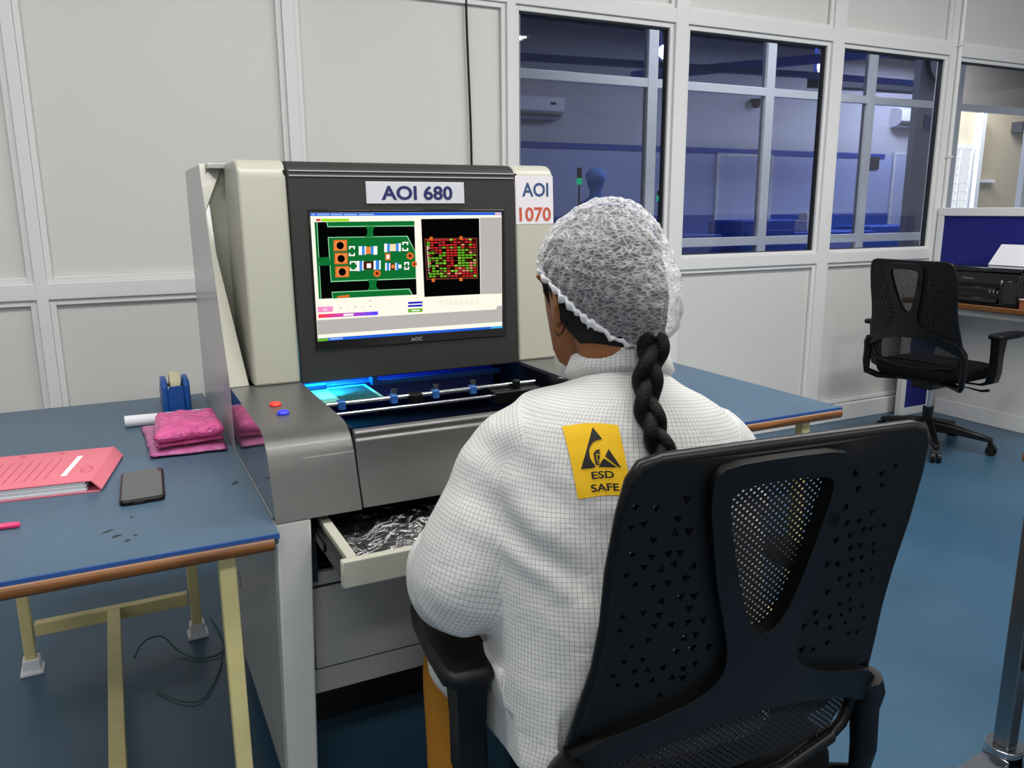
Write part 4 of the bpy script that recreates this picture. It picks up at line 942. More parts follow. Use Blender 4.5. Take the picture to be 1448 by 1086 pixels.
('dkred',[[0.8299,1.1828],[0.8385,1.1827],[0.8385,1.1785],[0.8299,1.1786]]),
('green2',[[0.7076,1.1783],[0.7157,1.1782],[0.7158,1.174],[0.7077,1.1742]]),
('brown',[[0.7175,1.1781],[0.7257,1.178],[0.7258,1.1739],[0.7176,1.174]]),
('green2',[[0.7275,1.178],[0.7357,1.1778],[0.7358,1.1737],[0.7276,1.1738]]),
('dkred',[[0.7375,1.1778],[0.7458,1.1777],[0.7459,1.1735],[0.7376,1.1737]]),
('green2',[[0.7476,1.1776],[0.7559,1.1775],[0.756,1.1733],[0.7477,1.1735]]),
('red2',[[0.7577,1.1775],[0.7661,1.1774],[0.7661,1.1732],[0.7578,1.1733]]),
('red2',[[0.7679,1.1773],[0.7763,1.1772],[0.7763,1.173],[0.7679,1.1731]]),
('dkred',[[0.7781,1.1772],[0.7865,1.177],[0.7865,1.1728],[0.7781,1.173]]),
('green2',[[0.7884,1.177],[0.7968,1.1769],[0.7968,1.1727],[0.7884,1.1728]]),
('green2',[[0.7987,1.1768],[0.8072,1.1767],[0.8071,1.1725],[0.7987,1.1726]]),
('dkred',[[0.809,1.1767],[0.8175,1.1765],[0.8175,1.1723],[0.809,1.1725]]),
('dkred',[[0.8194,1.1765],[0.828,1.1764],[0.8279,1.1721],[0.8194,1.1723]]),
('lime2',[[0.8299,1.1763],[0.8384,1.1762],[0.8384,1.172],[0.8298,1.1721]]),
('salmon',[[0.7077,1.1719],[0.7159,1.1718],[0.716,1.1677],[0.7078,1.1678]]),
('black',[[0.7177,1.1718],[0.7258,1.1716],[0.7259,1.1675],[0.7178,1.1676]]),
('green2',[[0.7276,1.1716],[0.7358,1.1714],[0.7359,1.1673],[0.7277,1.1674]]),
('green2',[[0.7376,1.1714],[0.7459,1.1713],[0.7459,1.1671],[0.7377,1.1673]]),
('lime2',[[0.7477,1.1712],[0.756,1.1711],[0.756,1.1669],[0.7478,1.1671]]),
('dkred',[[0.7578,1.1711],[0.7661,1.1709],[0.7662,1.1667],[0.7579,1.1669]]),
('red2',[[0.768,1.1709],[0.7763,1.1707],[0.7763,1.1666],[0.768,1.1667]]),
('black',[[0.7781,1.1707],[0.7865,1.1706],[0.7865,1.1664],[0.7782,1.1665]]),
('lime2',[[0.7884,1.1705],[0.7968,1.1704],[0.7968,1.1662],[0.7884,1.1663]]),
('green2',[[0.7987,1.1704],[0.8071,1.1702],[0.8071,1.166],[0.7987,1.1661]]),
('green2',[[0.809,1.1702],[0.8175,1.17],[0.8175,1.1658],[0.809,1.166]]),
('salmon',[[0.8194,1.17],[0.8279,1.1699],[0.8279,1.1656],[0.8193,1.1658]]),
('salmon',[[0.8298,1.1698],[0.8384,1.1697],[0.8383,1.1654],[0.8298,1.1656]]),
('green2',[[0.7079,1.1656],[0.716,1.1654],[0.7161,1.1613],[0.708,1.1614]]),
('green2',[[0.7178,1.1654],[0.726,1.1652],[0.726,1.1611],[0.7179,1.1612]]),
('salmon',[[0.7278,1.1652],[0.7359,1.165],[0.736,1.1609],[0.7278,1.161]]),
('dkred',[[0.7377,1.165],[0.746,1.1649],[0.746,1.1607],[0.7378,1.1609]]),
('dkred',[[0.7478,1.1648],[0.7561,1.1647],[0.7561,1.1605],[0.7478,1.1607]]),
('red2',[[0.7579,1.1646],[0.7662,1.1645],[0.7662,1.1603],[0.7579,1.1605]]),
('red2',[[0.768,1.1645],[0.7763,1.1643],[0.7764,1.1601],[0.768,1.1603]]),
('lime2',[[0.7782,1.1643],[0.7866,1.1641],[0.7866,1.1599],[0.7782,1.1601]]),
('green2',[[0.7884,1.1641],[0.7968,1.1639],[0.7968,1.1597],[0.7884,1.1599]]),
('green2',[[0.7987,1.1639],[0.8071,1.1637],[0.8071,1.1595],[0.7987,1.1597]]),
('green2',[[0.809,1.1637],[0.8175,1.1635],[0.8174,1.1593],[0.809,1.1595]]),
('salmon',[[0.8193,1.1635],[0.8279,1.1633],[0.8278,1.1591],[0.8193,1.1593]]),
('green2',[[0.8297,1.1633],[0.8383,1.1631],[0.8382,1.1589],[0.8297,1.1591]]),
('dkred',[[0.708,1.1592],[0.7161,1.159],[0.7162,1.1549],[0.7081,1.1551]]),
('green2',[[0.7179,1.159],[0.7261,1.1588],[0.7262,1.1547],[0.718,1.1549]]),
('black',[[0.7279,1.1588],[0.736,1.1586],[0.7361,1.1545],[0.7279,1.1546]]),
('green2',[[0.7378,1.1586],[0.7461,1.1584],[0.7461,1.1543],[0.7379,1.1544]]),
('green2',[[0.7479,1.1584],[0.7561,1.1582],[0.7562,1.1541],[0.7479,1.1542]]),
('brown',[[0.7579,1.1582],[0.7662,1.158],[0.7663,1.1538],[0.758,1.154]]),
('black',[[0.7681,1.158],[0.7764,1.1578],[0.7764,1.1536],[0.7681,1.1538]]),
('red2',[[0.7782,1.1578],[0.7866,1.1576],[0.7866,1.1534],[0.7782,1.1536]]),
('salmon',[[0.7884,1.1576],[0.7968,1.1574],[0.7968,1.1532],[0.7884,1.1534]]),
('red2',[[0.7987,1.1574],[0.8071,1.1572],[0.8071,1.153],[0.7987,1.1532]]),
('green2',[[0.8089,1.1572],[0.8174,1.157],[0.8174,1.1528],[0.8089,1.153]]),
('salmon',[[0.8193,1.157],[0.8278,1.1568],[0.8278,1.1526],[0.8193,1.1527]]),
('red2',[[0.8297,1.1568],[0.8382,1.1566],[0.8382,1.1523],[0.8296,1.1525]]),
('dkred',[[0.7082,1.1528],[0.7163,1.1527],[0.7164,1.1485],[0.7083,1.1487]]),
('green2',[[0.7181,1.1526],[0.7262,1.1524],[0.7263,1.1483],[0.7182,1.1485]]),
('green2',[[0.728,1.1524],[0.7362,1.1522],[0.7362,1.1481],[0.7281,1.1482]]),
('brown',[[0.7379,1.1522],[0.7462,1.152],[0.7462,1.1478],[0.738,1.148]]),
('green2',[[0.748,1.152],[0.7562,1.1518],[0.7562,1.1476],[0.748,1.1478]]),
('red2',[[0.758,1.1518],[0.7663,1.1516],[0.7663,1.1474],[0.758,1.1476]]),
('lime2',[[0.7681,1.1515],[0.7764,1.1514],[0.7764,1.1472],[0.7681,1.1474]]),
('lime2',[[0.7782,1.1513],[0.7866,1.1512],[0.7866,1.1469],[0.7783,1.1471]]),
('red2',[[0.7884,1.1511],[0.7968,1.1509],[0.7968,1.1467],[0.7884,1.1469]]),
('salmon',[[0.7986,1.1509],[0.8071,1.1507],[0.8071,1.1465],[0.7986,1.1467]]),
('salmon',[[0.8089,1.1507],[0.8174,1.1505],[0.8174,1.1463],[0.8089,1.1464]]),
('green2',[[0.8192,1.1505],[0.8277,1.1503],[0.8277,1.146],[0.8192,1.1462]]),
('red2',[[0.8296,1.1502],[0.8381,1.1501],[0.8381,1.1458],[0.8296,1.146]]),
('green2',[[0.7083,1.1464],[0.7164,1.1463],[0.7165,1.1421],[0.7084,1.1423]]),
('green2',[[0.7182,1.1462],[0.7263,1.146],[0.7264,1.1419],[0.7183,1.1421]]),
('green2',[[0.7281,1.146],[0.7363,1.1458],[0.7363,1.1416],[0.7282,1.1418]]),
('lime2',[[0.738,1.1458],[0.7462,1.1456],[0.7463,1.1414],[0.7381,1.1416]]),
('brown',[[0.748,1.1455],[0.7563,1.1454],[0.7563,1.1412],[0.7481,1.1414]]),
('salmon',[[0.7581,1.1453],[0.7663,1.1451],[0.7664,1.1409],[0.7581,1.1411]]),
('dkred',[[0.7681,1.1451],[0.7764,1.1449],[0.7765,1.1407],[0.7682,1.1409]]),
('salmon',[[0.7783,1.1449],[0.7866,1.1447],[0.7866,1.1404],[0.7783,1.1406]]),
('salmon',[[0.7884,1.1446],[0.7968,1.1444],[0.7968,1.1402],[0.7884,1.1404]]),
('red2',[[0.7986,1.1444],[0.807,1.1442],[0.807,1.14],[0.7986,1.1402]]),
('red2',[[0.8089,1.1442],[0.8173,1.144],[0.8173,1.1397],[0.8089,1.1399]]),
('brown',[[0.8192,1.1439],[0.8277,1.1437],[0.8276,1.1395],[0.8192,1.1397]]),
('red2',[[0.8295,1.1437],[0.8381,1.1435],[0.838,1.1392],[0.8295,1.1394]]),
('green2',[[0.7085,1.1401],[0.7166,1.1399],[0.7166,1.1357],[0.7086,1.1359]]),
('green2',[[0.7183,1.1398],[0.7264,1.1396],[0.7265,1.1355],[0.7184,1.1357]]),
('dkred',[[0.7282,1.1396],[0.7364,1.1394],[0.7364,1.1352],[0.7283,1.1354]]),
('green2',[[0.7381,1.1393],[0.7463,1.1391],[0.7464,1.135],[0.7382,1.1352]]),
('green2',[[0.7481,1.1391],[0.7563,1.1389],[0.7564,1.1347],[0.7482,1.1349]]),
('brown',[[0.7581,1.1389],[0.7664,1.1387],[0.7664,1.1345],[0.7582,1.1347]]),
('red2',[[0.7682,1.1386],[0.7765,1.1384],[0.7765,1.1342],[0.7682,1.1344]]),
('red2',[[0.7783,1.1384],[0.7866,1.1382],[0.7866,1.134],[0.7783,1.1342]]),
('dkred',[[0.7884,1.1381],[0.7968,1.1379],[0.7968,1.1337],[0.7884,1.1339]]),
('red2',[[0.7986,1.1379],[0.807,1.1377],[0.807,1.1334],[0.7986,1.1337]]),
('red2',[[0.8089,1.1376],[0.8173,1.1374],[0.8173,1.1332],[0.8089,1.1334]]),
('red2',[[0.8192,1.1374],[0.8276,1.1372],[0.8276,1.1329],[0.8191,1.1331]]),
('lime2',[[0.8295,1.1371],[0.838,1.1369],[0.8379,1.1327],[0.8294,1.1329]]),
('orange',[[0.7147,1.2348],[0.723,1.2347],[0.7226,1.2265],[0.7144,1.2265]]),
('orange',[[0.7944,1.2346],[0.8029,1.2346],[0.8025,1.2262],[0.794,1.2262]]),
('orange',[[0.7157,1.1326],[0.724,1.1325],[0.7236,1.1241],[0.7153,1.1242]]),
('orange',[[0.7902,1.1316],[0.7988,1.1315],[0.7985,1.1229],[0.7899,1.123]]),
('grey',[[0.8522,1.2795],[0.9129,1.2803],[0.9081,1.0856],[0.8485,1.0872]]),
('cream3',[[0.4776,1.0818],[0.4786,1.0818],[0.4777,1.0667],[0.4766,1.0667]]),
('cream3',[[0.5015,1.0805],[0.5025,1.0804],[0.5016,1.0653],[0.5005,1.0653]]),
('cream3',[[0.5326,1.0787],[0.5336,1.0787],[0.5327,1.0634],[0.5317,1.0634]]),
('cream3',[[0.5378,1.0784],[0.5389,1.0784],[0.538,1.0631],[0.5369,1.0631]]),
('cream3',[[0.5677,1.0767],[0.5687,1.0767],[0.5679,1.0613],[0.5668,1.0613]]),
('pink',[[0.4279,1.0786],[0.4638,1.0783],[0.463,1.0653],[0.427,1.0657]]),
('pinkish',[[0.44,1.0746],[0.45,1.0745],[0.4496,1.0678],[0.4395,1.0679]]),
((1.0, 0.05, 0.1),[[0.4284,1.0613],[0.4424,1.0611],[0.4419,1.0524],[0.4278,1.0523]]),
((0.9, 0.05, 0.19),[[0.4424,1.0611],[0.4566,1.0609],[0.456,1.0522],[0.4418,1.0521]]),
((0.8, 0.05, 0.29),[[0.4566,1.0609],[0.4708,1.0607],[0.4703,1.0521],[0.456,1.052]]),
((0.7, 0.06, 0.38),[[0.4708,1.0608],[0.4851,1.0606],[0.4846,1.0519],[0.4702,1.0518]]),
((0.6, 0.06, 0.48),[[0.4851,1.0606],[0.4996,1.0604],[0.499,1.0518],[0.4846,1.0517]]),
((0.5, 0.06, 0.57),[[0.4996,1.0604],[0.5141,1.0602],[0.5135,1.0516],[0.499,1.0515]]),
((0.4, 0.06, 0.67),[[0.5141,1.0603],[0.5287,1.0601],[0.5282,1.0514],[0.5135,1.0513]]),
((0.3, 0.07, 0.76),[[0.5287,1.0601],[0.5434,1.0599],[0.5429,1.0513],[0.5281,1.0512]]),
((0.2, 0.07, 0.86),[[0.5434,1.0599],[0.5582,1.0597],[0.5577,1.0511],[0.5429,1.051]]),
((0.1, 0.07, 0.95),[[0.5582,1.0598],[0.5731,1.0595],[0.5726,1.0509],[0.5577,1.0508]]),
('white',[[0.4881,1.0583],[0.5122,1.058],[0.5119,1.0533],[0.4878,1.0535]]),
('dkblue',[[0.6509,1.078],[0.6887,1.0775],[0.6885,1.0727],[0.6506,1.0731]]),
('dkblue',[[0.6505,1.0703],[0.6883,1.0699],[0.6881,1.065],[0.6502,1.0655]]),
('green2',[[0.65,1.0609],[0.6879,1.0604],[0.6875,1.0517],[0.6495,1.0522]]),
('white',[[0.6591,1.0576],[0.6795,1.0573],[0.6794,1.0545],[0.6589,1.0548]]),
('dots',[[0.4805,1.0742],[0.4853,1.0742],[0.4852,1.0725],[0.4804,1.0726]]),
('dots',[[0.5533,1.0734],[0.5583,1.0734],[0.5582,1.0717],[0.5532,1.0717]]),
('dots',[[0.5149,1.0746],[0.5198,1.0746],[0.5197,1.0729],[0.5148,1.0729]]),
('dots',[[0.5524,1.0872],[0.5573,1.0871],[0.5572,1.0854],[0.5523,1.0855]]),
('cream3',[[0.7333,1.0774],[0.7432,1.0773],[0.7431,1.0758],[0.7332,1.076]]),
('cream3',[[0.7331,1.0731],[0.743,1.073],[0.7429,1.0716],[0.733,1.0717]]),
('cream3',[[0.7329,1.0689],[0.7428,1.0687],[0.7428,1.0673],[0.7328,1.0674]]),
('cream3',[[0.747,1.0766],[0.757,1.0765],[0.7569,1.0751],[0.7469,1.0752]]),
('cream3',[[0.7468,1.0724],[0.7568,1.0722],[0.7568,1.0708],[0.7468,1.0709]]),
('cream3',[[0.7466,1.0681],[0.7566,1.068],[0.7566,1.0665],[0.7466,1.0667]]),
('cream3',[[0.7608,1.0759],[0.7709,1.0758],[0.7708,1.0743],[0.7608,1.0745]]),
('cream3',[[0.7606,1.0716],[0.7707,1.0715],[0.7706,1.07],[0.7606,1.0702]]),
('cream3',[[0.7605,1.0673],[0.7705,1.0672],[0.7705,1.0658],[0.7604,1.0659]]),
('cream3',[[0.7747,1.0751],[0.7849,1.075],[0.7848,1.0736],[0.7747,1.0737]]),
('cream3',[[0.7746,1.0708],[0.7847,1.0707],[0.7846,1.0693],[0.7745,1.0694]]),
('cream3',[[0.7744,1.0665],[0.7845,1.0664],[0.7844,1.065],[0.7743,1.0651]]),
('cream3',[[0.7887,1.0744],[0.7989,1.0742],[0.7989,1.0728],[0.7887,1.0729]]),
('cream3',[[0.7886,1.0701],[0.7987,1.0699],[0.7987,1.0685],[0.7885,1.0686]]),
('cream3',[[0.7884,1.0658],[0.7986,1.0656],[0.7985,1.0642],[0.7883,1.0643]]),
('cream3',[[0.8028,1.0736],[0.813,1.0735],[0.813,1.072],[0.8028,1.0722]]),
('cream3',[[0.8026,1.0693],[0.8129,1.0692],[0.8128,1.0677],[0.8026,1.0679]]),
('cream3',[[0.8025,1.065],[0.8127,1.0648],[0.8127,1.0634],[0.8024,1.0635]]),
('cream3',[[0.817,1.0729],[0.8273,1.0727],[0.8272,1.0713],[0.8169,1.0714]]),
('cream3',[[0.8168,1.0685],[0.8271,1.0684],[0.8271,1.0669],[0.8168,1.0671]]),
('cream3',[[0.8166,1.0642],[0.827,1.064],[0.8269,1.0626],[0.8166,1.0627]]),
('cream3',[[0.8312,1.0721],[0.8416,1.0719],[0.8415,1.0705],[0.8312,1.0706]]),
('cream3',[[0.8311,1.0677],[0.8414,1.0676],[0.8414,1.0661],[0.831,1.0663]]),
('cream3',[[0.8309,1.0634],[0.8413,1.0632],[0.8412,1.0618],[0.8309,1.0619]]),
('grey',[[0.4241,1.0475],[0.8908,1.0457],[0.8935,1.054],[0.9075,1.0547],[0.907,1.0124],[0.4238,1.0134]]),
('blue',[[0.4236,1.0046],[0.9071,1.0016],[0.9069,0.996],[0.4231,0.9973]]),
('green2',[[0.4235,1.004],[0.4481,1.0038],[0.4477,0.9974],[0.4231,0.9973]]),
('cyan',[[0.8743,1.0016],[0.9071,1.0016],[0.9069,0.996],[0.8741,0.9964]]),
('ltblue',[[0.4521,1.0025],[0.4828,1.0022],[0.4826,0.9988],[0.4519,0.9991]]),
]
sb = MB(); mats_ = []; idx = {}
for i, (c, pts) in enumerate(UI):
    if c not in idx:
        idx[c] = len(mats_); col = rgb(*UICOL[c]) if isinstance(c, str) else (c[0], c[1], c[2], 1)
        mats_.append(emis('screen ' + str(c), col, 1.0))
    o_ = [(x, HY(z) - .0032 - i*3e-6, z) for x, z in pts]; sb.add(o_, [tuple(range(len(o_)))], idx[c])
scr = build(sb, 'screen', mats_, mo, sm=0, fix=False)
vs, fs = text_fit('AOC', .03, .0085, .02)
b = MB(); b.add([(.669+v.x, HY(.985)-.0034, .985+v.y) for v in vs], fs); build(b, 'logo', mat('silver logo', rgb(150,150,150), .4), mo, sm=0, fix=False)
# deck blocks either side of the opening
bp = [(1.906,.902), (1.52,.902), (1.497,.9005), (1.478,.896), (1.461,.888), (1.446,.874), (1.435,.856), (1.427,.836), (1.42,.813), (1.4035,.77), (1.397,.752), (1.906,.752)]
for x0, x1 in ((.2205, .3785), (.957, 1.1145)):
    b = MB(); b.prism([(x0, y, z) for y, z in bp], (x1-x0, 0, 0))
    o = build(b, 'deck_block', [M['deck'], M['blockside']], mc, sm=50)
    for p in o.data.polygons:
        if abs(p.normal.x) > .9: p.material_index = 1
    if x0 < .5: blk = o
for (x, y), mt_, nm in (((.281, 1.679), mat('lit red button', rgb(236,60,40), .3, emit=rgb(236,60,40), estr=.08), 'red_button'), ((.2815, 1.598), mat('lit blue button', rgb(50,60,220), .3, emit=rgb(50,60,230), estr=.12), 'blue_button')):
    b = MB(); b.lathe([(.0, 0), (.0125, 0), (.0125, .003), (.009, .0075), (.0, .008)], (x, y, .902), 20); build(b, nm, mt_, blk, sm=180)
# centre front panel with stepped lip
fp = [(1.455,.893), (1.441,.893), (1.4365,.888), (1.4375,.879), (1.4325,.874), (1.43,.845), (1.4215,.813), (1.4045,.77), (1.398,.753), (1.41,.753), (1.455,.86)]
b = MB(); b.prism([(.382, y, z) for y, z in fp], (.5715, 0, 0)); build(b, 'front_panel', M['deck'], mc, sm=35, bevel=.0015)
# black interior
b = MB(); b.box(.24, 1.095, 1.42, 2.5, .756, .766); b.box(.24, 1.095, 2.30, 2.32, .766, 1.39); b.box(.372, .38, 1.91, 2.30, .766, 1.39); b.box(.956, .964, 1.91, 2.30, .766, 1.39); b.box(.38, .382, 1.46, 1.91, .766, .895); b.box(.954, .956, 1.46, 1.91, .766, .895); b.box(.38, .956, 1.96, 2.30, 1.3, 1.31)
build(b, 'interior', M['cavity'], mc, sm=0)
b = MB(); b.box(.40, .945, 2.02, 2.05, .80, .866); b.box(.43, .8, 2.0, 2.022, .85, .868); build(b, 'rear_rail', mat('blue light tinted rail', rgb(70,80,140), .4), mc, bevel=.003, sm=0)  # blue of the lamp light put into the rail colour
cv = MB(); cv.cyl((.392, 1.74, .876), (.93, 1.745, .876), .0052, 12); cv.cyl((.392, 1.715, .858), (.93, 1.72, .858), .004, 12); rail = build(cv, 'conveyor_shaft', M['chrome'], mc)
M['clamp'] = mat('blue light tinted clamp', rgb(64,120,200), .3, .5)  # silver clamps coloured with the blue light falling on them
for x, y in ((.434, 1.735), (.557, 1.739), (.661, 1.742), (.758, 1.743)):
    b = MB(); b.box(x-.008, x+.008, y-.010, y+.012, .864, .884); k = build(b, 'clamp', M['clamp'], rail, bevel=.002, sm=0)
for x, y in ((.557, 1.739), (.661, 1.742), (.758, 1.743)):
    b = MB(); b.cyl((x+.004, y+.006, .884), (x+.004, y+.006, .895), .007, 14); build(b, 'thumb_screw', M['steel'], rail)
b = MB(); b.box(.595, .622, 1.715, 1.75, .856, .884); build(b, 'bearing', M['satin'], rail, bevel=.003, sm=0)
b = MB(); b.box(.80, .93, 1.70, 1.78, .84, .87); b.cyl((.87, 1.73, .87), (.87, 1.73, .89), .01, 12); build(b, 'slide_block', M['satin'], mc, bevel=.003)
b = MB(); b.bar((.395, 1.955, .868), (.93, 1.955, .868), .012, .012); b.box(.565, .580, 1.93, 1.962, .868, .895); b.box(.39, .45, 1.935, 1.96, .868, .88); build(b, 'rear_shaft', M['clamp'], mc, sm=0)
# side panels below the deck, with slots
for s in (0, 1):
    sp_ = [(MX0, 1.399, .749), (MX0, 1.474, .145), (MX0, 2.535, .145), (MX0, 2.535, .755), (MX0, 1.905, .755)]
    sp_ = [(MX0, 1.43, .7515), (MX0, 1.50, .145), (MX0, 2.535, .145), (MX0, 2.535, .7545), (MX0, 1.43, .7545)]
    if s: sp_ = mirror(sp_)
    b = MB(); b.prism(sp_, (.01 if not s else -.01, 0, 0)); o = build(b, 'side_panel', M['sidegrey'], mc, sm=0)
    if not s:
        v = MB()
        for y, z in ((2.05,.452), (2.047,.436), (2.04,.42), (2.02,.392), (2.018,.383), (2.016,.374), (2.014,.366), (2.012,.357)): v.box(MX0-.0006, MX0+.002, y-.004, y+.004, z-.003, z+.003)
        build(v, 'vent', M['gasket'], o, sm=0)
# front legs, tapering in depth to the floor
for s in (0, 1):
    L0 = [(.2205,1.3985,.7495), (.2835,1.3985,.7495), (.2835,1.44,.7495), (.2205,1.44,.7495), (.2205,1.4785,.10), (.2805,1.4785,.10), (.2805,1.515,.10), (.2205,1.515,.10)]
    if s: L0 = mirror(L0)
    b = MB(); b.hexa(L0); build(b, 'leg', mat('leg grey paint', rgb(226,225,220), .34, coat=.1), mc, bevel=.004)
# lower cabinet
M['cab'] = mat('cabinet grey paint', rgb(162,162,158), .42, bump=.1, bscale=1300)
b = MB(); b.box(.284, 1.051, 1.478, 1.492, .345, .605); b.box(.284, 1.051, 1.492, 2.3, .345, .36); b.box(.23, 1.105, 2.3, 2.5, .16, .75); build(b, 'cabinet', M['cab'], mc, sm=0, bevel=.001)
b = MB(); b.box(.2905, 1.03, 1.4722, 1.479, .402, .575); dr = build(b, 'cabinet_door', M['cab'], mc, bevel=.0025, sm=0)
b = MB(); b.box(.2865, 1.034, 1.4772, 1.4779, .398, .579); build(b, 'door_gap', M['cavity'], dr, sm=0)
b = MB(); b.box(.286, 1.05, 1.50, 2.25, .606, .612); b.box(.286, 1.05, 2.24, 2.25, .612, .75); b.box(.284, .287, 1.46, 2.25, .60, .75); b.box(1.048, 1.051, 1.46, 2.25, .60, .75); b.box(.284, .30, 1.45, 1.478, .60, .75); b.box(.25, 1.08, 1.70, 2.28, .13, .345)
build(b, 'drawer_bay', M['cavity'], mc, sm=0)
# castors under the machine
for x, y in ((.262, 2.20), (.262, 1.62), (1.07, 2.20), (1.07, 1.62)):
    b = MB(); b.cyl((x-.014, y, .038), (x+.014, y, .038), .038, 20); b.box(x-.022, x+.022, y-.02, y+.03, .07, .145); build(b, 'castor', M['satin'], mc, bevel=.002)
# drawer pulled out
DX0, DX1, DY0, DY1 = .292, 1.042, 1.218, 1.80
b = MB(); b.box(DX0, DX1, DY0, DY0+.016, .688, .737); dw = build(b, 'drawer', M['machwhite'], mc, bevel=.003)
b = MB()
for x0, x1 in ((DX0+.012, DX0+.03), (DX1-.03, DX1-.012)): b.box(x0, x1, DY0+.016, DY1, .694, .737)
b.box(DX0+.03, DX1-.03, DY1-.014, DY1, .694, .737); build(b, 'drawer_side', M['machwhite'], dw, bevel=.002, sm=0)
b = MB(); b.box(DX0+.03, DX1-.03, DY0+.016, DY1-.014, .692, .697); build(b, 'drawer_floor', mat('dark drawer lining', rgb(52,54,54), .6), dw, sm=0)
b = MB()
for x in (DX0+.001, DX1-.011):
    b = MB(); b.box(x, x+.0105, DY0+.02, DY1, .70, .728); b.box(x-.004, x+.004, DY0+.12, DY1+.1, .706, .722); build(b, 'slide', M['satin'], dw, sm=0, bevel=.0015)
# circuit board in the clamps
M['board'] = mat('teal circuit board', rgb(110,190,180), .35, var=.15, vscale=60)
t = empty('circuit_board', 'teal circuit board under the cyan light inside the machine opening', 'circuit board', (.477, 1.84, .868))
b = MB(); b.box(.3925, .549, 1.752, 1.943, .8685, .8702); build(b, 'board', M['board'], t, sm=0)
b = MB(); random.seed(2)
for k in range(24):
    y = 1.765 + k*.007
    b.box(.448, .540, y, y+.0026, .8703, .8712)
build(b, 'solder_rows', mat('dark component rows', rgb(30,84,92), .4), t, sm=0)
b = MB(); b.lathe([(.004, 0), (.0075, 0), (.0075, .0012), (.004, .0012), (.004, 0)], (.432, 1.776, .8703), 16); build(b, 'fiducial', M['cavity'], t, sm=0)
# plastic bag in the drawer
t = empty('plastic_bag', 'crumpled clear plastic bag lying in the open white drawer', 'bag', (.6, 1.4, .697))
def crumple(x0, x1, y0, y1, z0, th, amp, seed, nx=60, ny=36):
    mb = MB(); vs = []
    for i in range(nx+1):
        for j in range(ny+1):
            u, v = i/nx, j/ny; x = x0+(x1-x0)*u; y = y0+(y1-y0)*v
            e = min(1, min(u, 1-u, v, 1-v)*7); p = Vector((x*16, y*16, seed))
            r = abs(noise.noise(p*1.1)) + .5*abs(noise.noise(p*2.7+Vector((3,1,0)))) + .25*abs(noise.noise(p*6))
            vs.append((x + .006*noise.noise(p*.8), y + .006*noise.noise(p*.9+Vector((5,5,5))), z0 + th*e + amp*(1-r)*e))
    fs = [(i*(ny+1)+j, (i+1)*(ny+1)+j, (i+1)*(ny+1)+j+1, i*(ny+1)+j+1) for i in range(nx) for j in range(ny)]
    mb.add(vs, fs); return mb
bag = film('clear crumpled film')
build(crumple(.345, .985, 1.245, 1.70, .6985, .004, .027, 2.0), 'film', bag, t, sm=60, fix=False)
b = MB(); b.box(.37, .95, 1.29, 1.62, .6975, .701); build(b, 'contents', mat('dark antistatic sheet', rgb(62,63,63), .35, var=.25, vscale=20), t, sm=0)
# ------------------------------------------------------------------ mesh office chairs
RC = math.radians(9)
def bk(u, v, w):
    """Point on the curved back: u across, v down from the top edge (negative), w out toward the sitter."""
    k = .12 + min(1, -v/.5)*.5
    n = Vector((0, math.cos(RC), math.sin(RC)))
    return Vector((u, -.30 - v*math.sin(RC), 1.025 + v*math.cos(RC))) + n*(w + k*u*u)
def inpoly(p, poly):
    c = False; j = len(poly)-1
    for i in range(len(poly)):
        if (poly[i][1] > p[1]) != (poly[j][1] > p[1]) and p[0] < (poly[j][0]-poly[i][0])*(p[1]-poly[i][1])/(poly[j][1]-poly[i][1]) + poly[i][0]: c = not c
        j = i
    return c
def smoothpoly(pts, it=2):
    for _ in range(it):
        o = []
        for i in range(len(pts)):
            a, b = Vector(pts[i]), Vector(pts[(i+1) % len(pts)]); o += [tuple(a*.75+b*.25), tuple(a*.25+b*.75)]
        pts = o
    return pts
def panel(mb, outline, holes, w0, w1, step=.03, m=0, pos=None):
    pos = pos or bk
    vs = []; es = []
    for poly in [outline] + holes:
        o = len(vs); vs += [Vector(p) for p in poly]; es += [(o+i, o+(i+1) % len(poly)) for i in range(len(poly))]
    xs = [p[0] for p in outline]; ys = [p[1] for p in outline]
    x = min(xs)+step/2
    while x < max(xs):
        y = min(ys)+step/2
        while y < max(ys):
            if inpoly((x, y), outline) and not any(inpoly((x, y), h) for h in holes): vs.append(Vector((x, y)))
            y += step
        x += step
    r = delaunay_2d_cdt(vs, es, [], 0, 1e-5)
    V = r[0]; T = []
    for f in r[2]:
        c = sum((V[i] for i in f), Vector((0,0)))/len(f)
        if inpoly(c, outline) and not any(inpoly(c, h) for h in holes): T.append(tuple(f))
    n = len(V)
    mb.add([pos(p.x, p.y, w0) for p in V] + [pos(p.x, p.y, w1) for p in V], [t[::-1] for t in T] + [tuple(n+i for i in t) for t in T], m)
    cnt = {}
    for t in T:
        for i in range(len(t)):
            a, b = t[i], t[(i+1) % len(t)]; k = (min(a, b), max(a, b)); cnt.setdefault(k, []).append((a, b))
    o = len(mb.v) - 2*n
    for k, l in cnt.items():
        if len(l) == 1:
            a, b = l[0]; mb.f.append([o+a, o+b, o+n+b, o+n+a]); mb.m.append(m)
sym = lambda half: [(x, y) for x, y in half] + [(-x, y) for x, y in half[::-1]]
HALF = [(.19, .0), (.212, -.006), (.222, -.024), (.228, -.07), (.231, -.15), (.228, -.23), (.231, -.30), (.242, -.37), (.25, -.43)]
def halfw(v):
    for (x0, y0), (x1, y1) in zip(HALF, HALF[1:]):
        if y1 <= v <= y0: return x0 + (x1-x0)*((v-y0)/(y1-y0) if y1 != y0 else 0)
    return .25
